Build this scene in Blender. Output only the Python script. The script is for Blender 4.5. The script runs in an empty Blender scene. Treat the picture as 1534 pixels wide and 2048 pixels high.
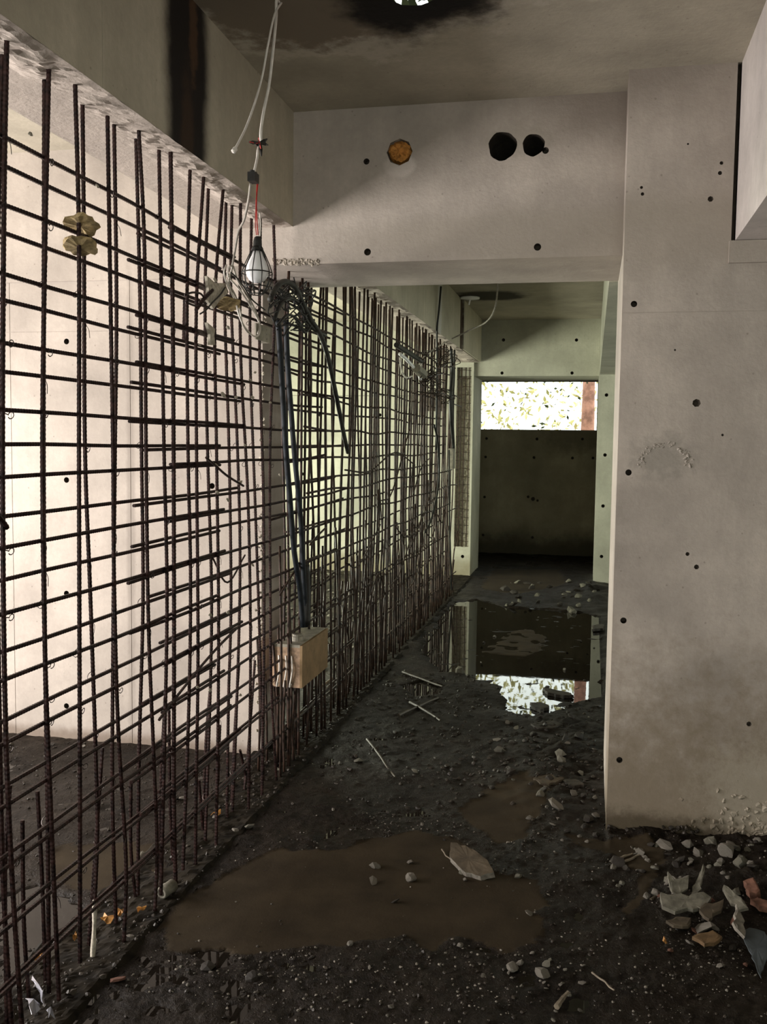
import bpy, bmesh, math, random
import numpy as np
from mathutils import Vector, Matrix

# ------------------------------------------------------------------ camera, world, lights, exposure
sc = bpy.context.scene
COL = sc.collection
FPX, YAW, PIT, ROL = 1908.0, -0.21446814, -0.07291509, 0.01328144
_F = Vector((math.sin(YAW)*math.cos(PIT), math.cos(YAW)*math.cos(PIT), math.sin(PIT)))
_r = Vector((math.cos(YAW), -math.sin(YAW), 0)); _u = _r.cross(_F)
R_ = _r*math.cos(ROL) + _u*math.sin(ROL); U_ = -_r*math.sin(ROL) + _u*math.cos(ROL)
EYE = Vector((0, 0, 1.6))
cd = bpy.data.cameras.new('camera'); cam = bpy.data.objects.new('camera', cd); COL.objects.link(cam)
cam.matrix_world = Matrix(((R_.x, U_.x, -_F.x, EYE.x), (R_.y, U_.y, -_F.y, EYE.y), (R_.z, U_.z, -_F.z, EYE.z), (0, 0, 0, 1)))
cd.sensor_fit = 'VERTICAL'; cd.sensor_height = 24.0; cd.lens = 24.0*FPX/2048.0; cd.clip_start = 0.02
sc.camera = cam
sc.view_settings.view_transform = 'Standard'; sc.view_settings.look = 'None'
sc.view_settings.gamma = 1.0; sc.view_settings.use_curve_mapping = False
sc.view_settings.exposure = -0.3

w = bpy.data.worlds.new('sky'); sc.world = w; w.use_nodes = True
w.node_tree.nodes['Background'].inputs['Color'].default_value = (0.92, 1.0, 0.93, 1)
w.node_tree.nodes['Background'].inputs['Strength'].default_value = 4.5

def area(name, loc, target, sx, sy, power, color):
    l = bpy.data.lights.new(name, 'AREA'); l.shape = 'RECTANGLE'; l.size = sx; l.size_y = sy
    l.energy = power; l.color = color
    o = bpy.data.objects.new(name, l); COL.objects.link(o); o.location = loc
    o.rotation_euler = (Vector(target)-Vector(loc)).to_track_quat('-Z', 'Y').to_euler()
    return o
# daylight entering through the wall openings (each lamp fills the opening it stands in)
area('daylight_near_room', (-4.95, 2.0, 1.25), (0, 2.0, 1.25), 3.6, 1.5, 540, (1.0, 0.925, 0.895))
area('daylight_second_bay', (-4.95, 8.2, 1.2), (0, 8.2, 1.2), 4.0, 1.5, 480, (0.98, 1.0, 0.80))
area('daylight_entrance', (0.6, -2.85, 1.0), (0.2, 3, 2.7), 2.2, 1.6, 22, (1.0, 0.90, 0.82))
area('daylight_side_room', (3.45, 8.0, 1.5), (0, 8.0, 1.5), 3.5, 1.4, 12, (0.96, 1.0, 0.82))

def P(x, y, axis, val):
    """point of the room that lies on the plane axis=val and is seen at that spot of the photograph"""
    d = _F*FPX + R_*(x-767.0) - U_*(y-1024.0)
    i = 'XYZ'.index(axis); return EYE + d*((val-EYE[i])/d[i])

rnd = random.Random(7)
XM, XB = -1.40, -1.455            # planes of the two bar layers
CZ, SOF = 3.055, 2.557            # ceiling, soffit of the long beam

# ------------------------------------------------------------------ materials
def newmat(name):
    m = bpy.data.materials.new(name); m.use_nodes = True
    nt = m.node_tree; return m, nt, nt.nodes['Principled BSDF']
def N(nt, t, **kw):
    n = nt.nodes.new(t)
    for k, v in kw.items(): setattr(n, k, v)
    return n
def mixc(nt, fac, a, b, mode='MIX'):
    n = N(nt, 'ShaderNodeMix', data_type='RGBA', blend_type=mode)
    for s, v in ((0, fac), (6, a), (7, b)):
        if isinstance(v, (int, float)): n.inputs[s].default_value = v
        elif isinstance(v, tuple): n.inputs[s].default_value = (*v, 1) if len(v) == 3 else v
        else: nt.links.new(v, n.inputs[s])
    return n.outputs[2]
def noise(nt, vec, scale, detail=5, rough=.6, lo=.35, hi=.65):
    n = N(nt, 'ShaderNodeTexNoise'); n.inputs['Scale'].default_value = scale
    n.inputs['Detail'].default_value = detail; n.inputs['Roughness'].default_value = rough
    nt.links.new(vec, n.inputs['Vector'])
    m = N(nt, 'ShaderNodeMapRange'); m.inputs[1].default_value = lo; m.inputs[2].default_value = hi
    nt.links.new(n.outputs[0], m.inputs[0]); return m.outputs[0], n
def stretch(nt, vec, s):
    m = N(nt, 'ShaderNodeVectorMath', operation='MULTIPLY'); nt.links.new(vec, m.inputs[0]); m.inputs[1].default_value = s
    return m.outputs[0]
def blob(nt, vec, c, r, soft=.25, wob=.25, wscale=4.0):
    """1 inside an ellipsoid with a ragged edge"""
    n = N(nt, 'ShaderNodeTexNoise'); n.inputs['Scale'].default_value = wscale; n.inputs['Detail'].default_value = 6
    n.inputs['Roughness'].default_value = .65
    nt.links.new(vec, n.inputs['Vector'])
    s = N(nt, 'ShaderNodeVectorMath', operation='SUBTRACT'); nt.links.new(vec, s.inputs[0]); s.inputs[1].default_value = c
    d = N(nt, 'ShaderNodeVectorMath', operation='DIVIDE'); nt.links.new(s.outputs[0], d.inputs[0]); d.inputs[1].default_value = r
    l = N(nt, 'ShaderNodeVectorMath', operation='LENGTH'); nt.links.new(d.outputs[0], l.inputs[0])
    a = N(nt, 'ShaderNodeMath', operation='MULTIPLY_ADD'); nt.links.new(n.outputs[0], a.inputs[0])
    a.inputs[1].default_value = wob*4; nt.links.new(l.outputs['Value'], a.inputs[2])
    m = N(nt, 'ShaderNodeMapRange', interpolation_type='SMOOTHSTEP'); nt.links.new(a.outputs[0], m.inputs[0])
    m.inputs[1].default_value = 1+wob*2+soft; m.inputs[2].default_value = 1+wob*2-soft; m.inputs[3].default_value = 0; m.inputs[4].default_value = 1
    return m.outputs[0]
def concrete(name, base, stains=(), bump=.25, rough=.82, streak=.35):
    m, nt, b = newmat(name)
    g = N(nt, 'ShaderNodeNewGeometry').outputs['Position']
    dk = tuple(c*.62 for c in base); lt = tuple(min(1, c*1.12) for c in base)
    n1, _ = noise(nt, g, 1.7, 8, .62, .3, .68)
    c = mixc(nt, n1, dk, lt)
    n2, _ = noise(nt, stretch(nt, g, (7, 7, .5)), 1.6, 5, .6, .38, .75)
    c = mixc(nt, mul(nt, n2, streak), c, tuple(v*.66 for v in base))
    n3, nn = noise(nt, g, 38, 4, .7, .35, .7)
    c = mixc(nt, mul(nt, n3, .22), c, tuple(v*.55 for v in base))
    v = N(nt, 'ShaderNodeTexVoronoi'); v.inputs['Scale'].default_value = 16; nt.links.new(g, v.inputs['Vector'])
    mr = N(nt, 'ShaderNodeMapRange'); nt.links.new(v.outputs['Distance'], mr.inputs[0]); mr.inputs[1].default_value = .045; mr.inputs[2].default_value = .08
    mr.inputs[3].default_value = .35; mr.inputs[4].default_value = 0
    c = mixc(nt, mr.outputs[0], c, (.08, .065, .05))
    for s in stains:
        f = blob(nt, g, s['c'], s['r'], s.get('soft', .2), s.get('wob', .2), s.get('ws', 4.0))
        c = mixc(nt, mul(nt, f, s.get('k', 1.0)), c, s['col'])
    nt.links.new(c, b.inputs['Base Color']); b.inputs['Roughness'].default_value = rough
    b.inputs['Specular IOR Level'].default_value = .3
    bp = N(nt, 'ShaderNodeBump'); bp.inputs['Strength'].default_value = bump; bp.inputs['Distance'].default_value = .006
    ad = N(nt, 'ShaderNodeMath', operation='ADD'); nt.links.new(nn.outputs[0], ad.inputs[0]); nt.links.new(n1, ad.inputs[1])
    nt.links.new(ad.outputs[0], bp.inputs['Height']); nt.links.new(bp.outputs[0], b.inputs['Normal'])
    return m
def mul(nt, a, k):
    n = N(nt, 'ShaderNodeMath', operation='MULTIPLY'); nt.links.new(a, n.inputs[0])
    if isinstance(k, (int, float)): n.inputs[1].default_value = k
    else: nt.links.new(k, n.inputs[1])
    return n.outputs[0]
def simple(name, col, rough=.6, metal=0, var=.35, scale=30, trans=0, bump=0, col2=None, spec=.3):
    m, nt, b = newmat(name)
    g = N(nt, 'ShaderNodeTexCoord').outputs['Object']
    n1, nn = noise(nt, g, scale, 5, .65, .35, .65)
    c = mixc(nt, n1, tuple(v*(1-var) for v in col), col2 or tuple(min(1, v*(1+var*.5)) for v in col))
    nt.links.new(c, b.inputs['Base Color']); b.inputs['Roughness'].default_value = rough; b.inputs['Metallic'].default_value = metal
    b.inputs['Transmission Weight'].default_value = trans; b.inputs['Specular IOR Level'].default_value = spec
    if bump:
        bp = N(nt, 'ShaderNodeBump'); bp.inputs['Strength'].default_value = bump; bp.inputs['Distance'].default_value = .003
        nt.links.new(nn.outputs[0], bp.inputs['Height']); nt.links.new(bp.outputs[0], b.inputs['Normal'])
    return m
WARM = (.475, .418, .365)
M = {}
M['wall'] = concrete('concrete_cross_wall', WARM, [
    dict(c=(-2.308, 4.5, 1.1), r=(.022, .3, 1.25), col=(.22, .19, .165), soft=.5, wob=.3, ws=6, k=.55),
    dict(c=(-.35, 4.16, 2.885), r=(.15, .3, .065), col=(.30, .27, .22), soft=.3, wob=.4, ws=18, k=.5),
    dict(c=(-.856, 4.16, 2.80), r=(.07, .3, .05), col=(.56, .50, .45), soft=.2, wob=.1, ws=10, k=.8),
    dict(c=(.45, 3.93, .05), r=(1.7, .4, .55), col=(.17, .13, .08), soft=.7, wob=.5, ws=14, k=.75),
    dict(c=(.75, 3.93, .22), r=(.28, .3, .20), col=(.40, .36, .29), soft=.5, wob=.5, ws=22, k=.5),
    dict(c=(.18, 3.93, .04), r=(.5, .3, .07), col=(.06, .045, .025), soft=.5, wob=.4, ws=18, k=.85),
    dict(c=(.27, 3.93, 1.555), r=(.10, .2, .08), col=(.24, .22, .19), soft=.6, wob=.7, ws=24, k=.6),
    dict(c=(.3, 3.93, 2.43), r=(.5, .3, .14), col=(.30, .26, .215), soft=.5, wob=.3, k=.55),
    dict(c=(-.25, 4.16, 2.49), r=(.9, .3, .10), col=(.34, .30, .25), soft=.35, wob=.3, ws=3, k=.6),
    dict(c=(.1, 4.16, 3.08), r=(.4, .3, .22), col=(.16, .125, .10), soft=.6, wob=.2, k=.6),
    dict(c=(-2.85, 4.5, .0), r=(2.0, .3, .06), col=(.16, .12, .09), soft=.5, wob=.3, ws=8, k=.8)])
M['wall_far'] = concrete('concrete_far_walls', (.46, .45, .36), [
    dict(c=(-.9, 14, .2), r=(3, .5, .35), col=(.07, .06, .04), soft=.6, wob=.3, k=.8),
    dict(c=(-2.5, 11.35, .0), r=(1.6, .4, .22), col=(.20, .17, .10), soft=.5, wob=.3, k=.8)])
M['wall_end'] = concrete('concrete_end_wall', (.42, .37, .26), [
    dict(c=(-.9, 14, .0), r=(3, .5, .30), col=(.05, .045, .03), soft=.6, wob=.3, k=.9),
    dict(c=(-.2, 13.9, 1.75), r=(.5, .5, .25), col=(.10, .085, .06), soft=.6, wob=.4, ws=9, k=.6)])
M['beam'] = concrete('concrete_long_beam', (.50, .46, .36), [
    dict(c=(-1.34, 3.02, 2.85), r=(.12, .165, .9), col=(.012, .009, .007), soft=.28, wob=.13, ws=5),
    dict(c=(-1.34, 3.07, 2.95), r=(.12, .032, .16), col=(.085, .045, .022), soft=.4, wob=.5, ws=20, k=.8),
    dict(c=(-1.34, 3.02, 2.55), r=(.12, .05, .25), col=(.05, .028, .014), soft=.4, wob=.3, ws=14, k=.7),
    dict(c=(-1.34, 8.35, 2.8), r=(.1, .10, .5), col=(.55, .55, .56), soft=.4, wob=.3, ws=9, k=.5),
    dict(c=(-1.34, 9.72, 2.85), r=(.1, .07, .5), col=(.05, .03, .02), soft=.25, wob=.15, ws=9)], streak=.55)
M['ceiling'] = concrete('concrete_ceiling', (.46, .415, .33), [
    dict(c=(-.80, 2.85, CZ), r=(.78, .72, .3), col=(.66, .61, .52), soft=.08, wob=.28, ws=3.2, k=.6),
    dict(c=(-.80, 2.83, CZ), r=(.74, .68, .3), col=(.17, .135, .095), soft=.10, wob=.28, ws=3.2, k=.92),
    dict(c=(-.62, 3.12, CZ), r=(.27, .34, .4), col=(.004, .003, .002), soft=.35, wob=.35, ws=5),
    dict(c=(-1.05, 9.55, CZ), r=(.38, .30, .2), col=(.03, .022, .012), soft=.25, wob=.2, ws=5)], streak=0)
M['beam_right'] = concrete('concrete_right_beam', (.60, .545, .51), streak=.1, bump=.1)
M['broken'] = simple('broken_concrete', (.40, .35, .29), .95, var=.55, scale=55, bump=.8)
M['pale_broken'] = simple('pale_broken_concrete', (.50, .47, .38), .95, var=.4, scale=40, bump=.8)
M['rebar'] = simple('rusty_steel', (.014, .0075, .008), .42, .3, var=.7, scale=45, bump=.6, col2=(.042, .019, .016))
M['rebar_far'] = simple('brown_rusty_steel', (.017, .010, .007), .55, .2, var=.6, scale=30, bump=.4, col2=(.050, .026, .016))
M['wire'] = simple('tie_wire_steel', (.06, .045, .04), .5, .5)
M['mortar'] = simple('mortar_splash', (.46, .42, .34), .95, var=.4, scale=60, bump=.6)
M['foam'] = simple('orange_foam', (.50, .22, .05), .9, var=.5, scale=35, bump=.9)
M['flake'] = simple('ochre_flake', (.40, .30, .15), .9, var=.5, scale=50, bump=.6)
M['black'] = simple('black_rubber', (.022, .022, .02), .45)
M['dusty'] = simple('dusty_black_conduit', (.018, .019, .017), .6, var=.5, scale=20, col2=(.05, .05, .042))
M['blue'] = simple('blue_black_cable', (.006, .010, .014), .65, var=.5)
M['white_cable'] = simple('white_cable', (.70, .66, .60), .5, var=.12)
M['grey_cable'] = simple('grey_cable', (.42, .39, .34), .5, var=.3)
M['red'] = simple('red_wire', (.50, .035, .03), .4)
M['bulb'] = simple('frosted_bulb', (.92, .92, .93), .18, var=.02)
M['plate'] = simple('galvanised_plate', (.27, .25, .20), .6, .3, var=.35, scale=25)
M['plywood'] = simple('plywood_face', (.20, .13, .062), .7, var=.2, scale=14, col2=(.25, .165, .085))
M['plywood_edge'] = simple('plywood_side', (.34, .23, .15), .6, var=.5, scale=28, bump=.5)
M['stone'] = simple('concrete_chunk_grey', (.20, .18, .15), .8, var=.5, scale=40, bump=.8)
M['stone_dark'] = simple('muddy_chunk', (.032, .025, .018), .55, var=.6, scale=40, bump=.8)
M['stone_green'] = simple('greenish_plaster', (.145, .135, .105), .85, var=.4, scale=35, bump=.7)
M['brick'] = simple('brick_red', (.16, .075, .05), .85, var=.45, scale=35, bump=.8)
M['slab_brown'] = simple('mud_stained_slab', (.075, .058, .038), .7, var=.4, scale=18, bump=.5)
M['wood'] = simple('wet_stick', (.075, .06, .042), .5, var=.5, scale=25, bump=.5)
M['straw'] = simple('pale_stick', (.20, .165, .12), .7, var=.35, scale=25)
M['leaf'] = simple('orange_leaf', (.36, .17, .04), .6, var=.45, scale=40)
M['plastic'] = simple('clear_plastic_scrap', (.30, .30, .34), .15, var=.2, scale=9, spec=.8)
M['bluegrey'] = simple('blue_grey_sheet', (.055, .066, .072), .6, var=.4, scale=10)
M['trunk'] = simple('red_brown_bark', (.34, .17, .13), .9, var=.5, scale=6)
M['foliage'] = simple('yellow_green_leaves', (.42, .40, .09), .7, var=.6, scale=2.2, col2=(.75, .68, .36))
M['foliage_dark'] = simple('dark_green_leaves', (.03, .04, .012), .8, var=.5, scale=3)
M['ground'] = simple('outside_earth', (.45, .42, .28), .95, var=.4, scale=2)

# floor: wet mud with silt islands (vertex attribute "silt" = where the silt lies)
def floor_mat():
    m, nt, b = newmat('wet_mud')
    g = N(nt, 'ShaderNodeNewGeometry').outputs['Position']
    n1, _ = noise(nt, g, 3.1, 8, .7, .34, .66)
    c = mixc(nt, n1, (.0045, .0032, .0024), (.015, .0105, .007))
    n2, nn = noise(nt, g, 60, 5, .7, .45, .75)
    c = mixc(nt, mul(nt, n2, .5), c, (.05, .040, .030))
    at = N(nt, 'ShaderNodeAttribute', attribute_name='silt')
    n3, _ = noise(nt, g, 5, 6, .6, .3, .7)
    s = mixc(nt, n3, (.021, .015, .0085), (.042, .031, .018))
    c = mixc(nt, at.outputs['Fac'], c, s)
    nt.links.new(c, b.inputs['Base Color'])
    n4, _ = noise(nt, g, 2.3, 6, .6, .35, .65)
    r = N(nt, 'ShaderNodeMapRange'); nt.links.new(n4, r.inputs[0]); r.inputs[3].default_value = .22; r.inputs[4].default_value = .62
    r2 = N(nt, 'ShaderNodeMix', data_type='FLOAT'); nt.links.new(at.outputs['Fac'], r2.inputs[0]); nt.links.new(r.outputs[0], r2.inputs[2]); r2.inputs[3].default_value = .75
    nt.links.new(r2.outputs[0], b.inputs['Roughness']); b.inputs['Specular IOR Level'].default_value = .11
    bp = N(nt, 'ShaderNodeBump'); bp.inputs['Distance'].default_value = .010
    inv = N(nt, 'ShaderNodeMath', operation='MULTIPLY_ADD'); nt.links.new(at.outputs['Fac'], inv.inputs[0]); inv.inputs[1].default_value = -.85; inv.inputs[2].default_value = 1
    nt.links.new(inv.outputs[0], bp.inputs['Strength'])
    nt.links.new(nn.outputs[0], bp.inputs['Height']); nt.links.new(bp.outputs[0], b.inputs['Normal'])
    return m
M['mud'] = floor_mat()
def water_mat():
    m, nt, b = newmat('puddle_water')
    b.inputs['Base Color'].default_value = (.010, .008, .006, 1); b.inputs['Roughness'].default_value = .015
    b.inputs['IOR'].default_value = 1.36; b.inputs['Specular IOR Level'].default_value = .42
    g = N(nt, 'ShaderNodeNewGeometry').outputs['Position']
    _, nn = noise(nt, g, 9, 3, .5)
    bp = N(nt, 'ShaderNodeBump'); bp.inputs['Strength'].default_value = .012; bp.inputs['Distance'].default_value = .01
    nt.links.new(nn.outputs[0], bp.inputs['Height']); nt.links.new(bp.outputs[0], b.inputs['Normal'])
    return m
M['water'] = water_mat()

# ------------------------------------------------------------------ mesh helpers
def tag(o, label=None, cat=None, group=None, kind=None):
    if label: o['label'] = label
    if cat: o['category'] = cat
    if group: o['group'] = group
    if kind: o['kind'] = kind
    return o
def empty(name, loc, label, cat, group=None):
    o = bpy.data.objects.new(name, None); COL.objects.link(o); o.location = loc; o.empty_display_size = .05
    return tag(o, label, cat, group)
def link_mesh(name, me, mat, parent=None, loc=(0, 0, 0)):
    o = bpy.data.objects.new(name, me); COL.objects.link(o); o.location = loc
    if mat and not me.materials: me.materials.append(mat)
    if parent:
        o.parent = parent; o.location = Vector(loc) - parent.location
    return o
class MB:
    def __init__(s): s.v = []; s.f = []
    def box(s, a, b):
        n = len(s.v); x0, y0, z0 = a; x1, y1, z1 = b
        s.v += [(x0, y0, z0), (x1, y0, z0), (x1, y1, z0), (x0, y1, z0), (x0, y0, z1), (x1, y0, z1), (x1, y1, z1), (x0, y1, z1)]
        s.f += [tuple(n+i for i in q) for q in ((0, 3, 2, 1), (4, 5, 6, 7), (0, 1, 5, 4), (1, 2, 6, 5), (2, 3, 7, 6), (3, 0, 4, 7))]
        return s
    def tube(s, pts, r, seg=6, cap=True, rib=0.0, ribstep=.011):
        pts = [Vector(p) for p in pts]
        if rib:
            q = [pts[0]]
            for a, b in zip(pts, pts[1:]):
                k = max(1, int((b-a).length/(ribstep/2)))
                q += [a.lerp(b, (i+1)/k) for i in range(k)]
            pts = q
        n = len(pts); base = len(s.v)
        t0 = (pts[1]-pts[0]).normalized()
        up = Vector((0, 0, 1)) if abs(t0.z) < .9 else Vector((0, 1, 0))
        nx = t0.cross(up).normalized()
        for i, p in enumerate(pts):
            t = (pts[min(i+1, n-1)]-pts[max(i-1, 0)]).normalized()
            nx = (nx - t*nx.dot(t)).normalized(); ny = t.cross(nx)
            rr = (r[i] if isinstance(r, (list, tuple)) else r)
            if rib: rr *= (1+rib) if (i & 1) else 1-rib*.4
            for k in range(seg):
                a = 2*math.pi*k/seg
                s.v.append(tuple(p + nx*(rr*math.cos(a)) + ny*(rr*math.sin(a))))
        for i in range(n-1):
            for k in range(seg):
                a = base+i*seg+k; b = base+i*seg+(k+1) % seg
                s.f.append((a, b, b+seg, a+seg))
        if cap:
            s.f.append(tuple(base+k for k in range(seg))[::-1]); s.f.append(tuple(base+(n-1)*seg+k for k in range(seg)))
        return s
    def lathe(s, prof, c, seg=20, axis=Vector((0, 0, 1))):
        axis = Vector(axis).normalized(); base = len(s.v)
        u = axis.orthogonal().normalized(); v = axis.cross(u); c = Vector(c)
        for (r, h) in prof:
            for k in range(seg):
                a = 2*math.pi*k/seg; s.v.append(tuple(c + axis*h + (u*math.cos(a)+v*math.sin(a))*r))
        for i in range(len(prof)-1):
            for k in range(seg):
                a = base+i*seg+k; b = base+i*seg+(k+1) % seg; s.f.append((a, b, b+seg, a+seg))
        s.f.append(tuple(base+k for k in range(seg))[::-1]); s.f.append(tuple(base+(len(prof)-1)*seg+k for k in range(seg)))
        return s
    def mesh(s, name, mat=None, smooth=False):
        me = bpy.data.meshes.new(name); me.from_pydata([tuple(v) for v in s.v], [], s.f); me.update()
        if mat: me.materials.append(mat)
        if smooth:
            me.polygons.foreach_set('use_smooth', [True]*len(me.polygons))
        return me
    def build(s, name, mat, parent=None, smooth=False):
        if parent is not None:
            L = parent.location; s.v = [(a-L.x, b-L.y, c-L.z) for a, b, c in s.v]
        me = s.mesh(name, mat, smooth)
        o = bpy.data.objects.new(name, me); COL.objects.link(o)
        if parent is not None: o.parent = parent
        return o
def smooth_path(pts, n=8):
    pts = [Vector(p) for p in pts]; P_ = [pts[0]*2-pts[1]]+pts+[pts[-1]*2-pts[-2]]; out = []
    for i in range(1, len(P_)-2):
        a, b, c, d = P_[i-1:i+3]
        for k in range(n):
            t = k/n
            out.append(.5*((2*b)+(c-a)*t+(2*a-5*b+4*c-d)*t*t+(3*b-a-3*c+d)*t**3))
    out.append(pts[-1]); return out
def bool_cut(o, cutter_mb, mat=None):
    cme = cutter_mb.mesh('cut'); co = bpy.data.objects.new('cut', cme); COL.objects.link(co)
    if mat: cme.materials.append(mat)
    md = o.modifiers.new('b', 'BOOLEAN'); md.object = co; md.operation = 'DIFFERENCE'; md.solver = 'EXACT'
    if mat and mat.name not in [m.name for m in o.data.materials if m]: o.data.materials.append(mat)
    if mat: md.material_mode = 'TRANSFER'
    bpy.context.view_layer.update()
    dg = bpy.context.evaluated_depsgraph_get(); me = bpy.data.meshes.new_from_object(o.evaluated_get(dg), preserve_all_data_layers=True, depsgraph=dg)
    o.modifiers.clear(); old = o.data; o.data = me; me.name = old.name; bpy.data.meshes.remove(old)
    bpy.data.objects.remove(co); bpy.data.meshes.remove(cme)
    return o
def slab(name, boxes, mat, label=None):
    mb = MB()
    for a, b in boxes: mb.box(a, b)
    return tag(mb.build(name, mat), label, None, None, 'structure')

# value noise for the ground
_rs = np.random.RandomState(3); _tab = _rs.rand(256, 256)
def vnoise(x, y):
    xi = np.floor(x).astype(int); yi = np.floor(y).astype(int); fx = x-xi; fy = y-yi
    fx = fx*fx*(3-2*fx); fy = fy*fy*(3-2*fy)
    t = lambda a, b: _tab[a & 255, b & 255]
    return (t(xi, yi)*(1-fx)+t(xi+1, yi)*fx)*(1-fy)+(t(xi, yi+1)*(1-fx)+t(xi+1, yi+1)*fx)*fy
def fbm(x, y, s, o=4):
    v = 0; a = .5; t = 0
    for i in range(o): v = v+a*vnoise(x*s+17*i, y*s+31*i); t += a; s *= 2.03; a *= .55
    return v/t-.5

# ------------------------------------------------------------------ shell
HOLE = simple('dark_tie_hole', (.05, .04, .03), .9)
def cyl(mb, c, r, axis, depth, seg=14, taper=.8):
    a = Vector(axis); mb.lathe([(r, -.02), (r, 0), (r*taper, depth)], c, seg, a)
# --- cross wall: right part (nearer), lintel, left part
wr = slab('wall_right', [((.098, 3.93, -.1), (3.6, 4.88, CZ+.02))], M['wall'])
cut = MB()
for x, y in [(1268, 608), (1257, 945), (1247, 1241), (1239, 1520)]: cyl(cut, P(x, y, 'Y', 3.93), .0125, (0, 1, 0), .03)
for x, y, r in [(1393, 806, .016), (1375, 1108, .008), (1393, 1134, .010), (1443, 326, .007), (1440, 346, .008), (1421, 398, .011), (1283, 375, .006), (1285, 388, .007), (1376, 288, .004), (1498, 1448, .010), (1445, 870, .005), (1350, 700, .004)]:
    cyl(cut, P(x, y, 'Y', 3.93), r, (0, 1, 0), .010, 7, .5)
bool_cut(wr, cut, HOLE)
bool_cut(wr, MB().box((.05, 3.9, 2.121), (3.7, 3.9325, 2.124)))
cut = MB(); cut.box((.497, 3.9, 2.39), (.512, 3.955, CZ+.1)); bool_cut(wr, cut, HOLE)
li = slab('wall_back', [((-1.70, 4.16, 2.39), (.10, 4.79, CZ+.02))], M['wall'])
cut = MB()
for x, y, r in [(733, 323, .0135), (735, 504, .0155), (1075, 494, .0155), (1091, 301, .014)]: cyl(cut, P(x, y, 'Y', 4.16), r, (0, 1, 0), .035)
bool_cut(li, cut, HOLE)
big = simple('core_hole_inside', (.045, .035, .025), .95, bump=.8)
cut = MB(); c1 = P(1005, 292, 'Y', 4.16); c2 = P(1067, 290, 'Y', 4.16); c3 = P(799, 304, 'Y', 4.16)
for c, r in ((c1, .060), (c2, .046)):
    pr = []; seg = 28; a0 = len(cut.v)
    for h in (-.03, .7):
        for k in range(seg):
            a = 2*math.pi*k/seg; rr = r*(1+.035*math.sin(3*a+1)+.02*math.sin(7*a)+rnd.uniform(-.015, .015))
            cut.v.append((c.x+rr*math.cos(a), c.y+h, c.z+rr*math.sin(a)))
    for k in range(seg):
        a = a0+k; b = a0+(k+1) % seg; cut.f.append((a, a+seg, b+seg, b))
    cut.f.append(tuple(a0+k for k in range(seg))); cut.f.append(tuple(a0+seg+k for k in range(seg))[::-1])
bool_cut(li, cut, big)
cut = MB(); cut.lathe([(.058, -.02), (.056, .06)], c3, 8, (0, 1, 0)); bool_cut(li, cut, M['broken'])
# foam plug standing in the third core hole
mb = MB(); seg = 26; prof = [(.002, -.004), (.02, .000), (.036, -.002), (.050, .010), (.054, .05)]
mb.lathe(prof, c3, seg, (0, 1, 0))
mb.v = [(x+rnd.uniform(-.004, .004), y+rnd.uniform(-.004, .006), z+rnd.uniform(-.004, .004)+(.012 if z < c3.z-.02 else 0)) for x, y, z in mb.v]
tag(mb.build('foam_plug', M['foam']), 'rough orange foam plug filling a hole in the lintel', 'foam plug')
wl = slab('wall_left', [((-5.2, 4.50, -.1), (-1.60, 4.87, CZ+.02)), ], M['wall'])
cut = MB()
for x, y in [(75, 528), (133, 683), (133, 960), (133, 1187), (133, 1412), (424, 972), (424, 683), (424, 1200)]: cyl(cut, P(x, y, 'Y', 4.5), .015, (0, 1, 0), .03)
bool_cut(wl, cut, HOLE)
cut = MB(); cut.box((-5.3, 4.4, 2.146), (-1.5, 4.5025, 2.149)); bool_cut(wl, cut)
for xx in (-2.31, -2.99): cut = MB(); cut.box((xx, 4.4, -.05), (xx+.003, 4.5025, 2.40)); bool_cut(wl, cut)
slab('trim_1', [((-5.2, 4.488, 2.40), (-1.66, 4.50, CZ))], M['wall'], 'thin proud band of concrete on top of the bright cross wall')
# --- long beam over the bar grid, two bays
bm1 = slab('trim_2', [((-1.69, -2.6, SOF), (-1.338, 4.17, CZ+.01))], M['beam'], 'long concrete beam above the bare bars, near bay')
bool_cut(bm1, MB().box((-1.3405, 2.458, 2.5), (-1.3, 2.462, 3.1)))
slab('trim_3', [((-1.69, 4.78, SOF), (-1.338, 11.36, CZ+.01))], M['beam'], 'long concrete beam above the bare bars, second bay')
slab('trim_4', [((-1.338, 9.78, SOF+.002), (-1.318, 11.36, CZ+.01))], M['beam'], 'slightly proud end of the beam in the second bay')
# --- right beams
slab('trim_5', [((.512, -2.6, 2.39), (1.15, 3.955, CZ+.01))], M['beam_right'], 'pale concrete beam running to the right wall, near bay')
slab('trim_6', [((.489, 3.912, 2.304), (3.0, 3.935, 2.388))], M['wall'], 'low ledge of concrete under the right beam')
slab('trim_7', [((.055, 4.88, 2.40), (.45, 11.25, CZ+.01))], M['wall_far'], 'concrete beam along the right of the second bay')
# --- second cross wall
fb = slab('trim_8', [((-1.70, 11.40, 2.40), (.06, 12.10, CZ+.01))], M['wall_far'], 'lintel beam in front of the far slot window')
cut = MB()
for x, y in [(1007, 680), (1153, 680), (1004, 746), (1144, 746)]: cyl(cut, P(x, y, 'Y', 11.4), .019, (0, 1, 0), .04)
bool_cut(fb, cut, HOLE)
sr = slab('wall_far_right', [((.048, 11.20, -.1), (3.6, 12.2, CZ+.01))], M['wall_far'])
cut = MB()
for x, y in [(1213, 790), (1210, 910), (1206, 1012), (1203, 1113)]: cyl(cut, P(x, y, 'Y', 11.2), .02, (0, 1, 0), .04)
bool_cut(sr, cut, HOLE)
bool_cut(sr, MB().box((-.1, 11.1, 2.165), (3.7, 11.205, 2.170)))
sl = slab('wall_far_left', [((-5.2, 11.35, -.1), (-1.40, 12.19, CZ+.01))], M['wall_far'])
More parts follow.
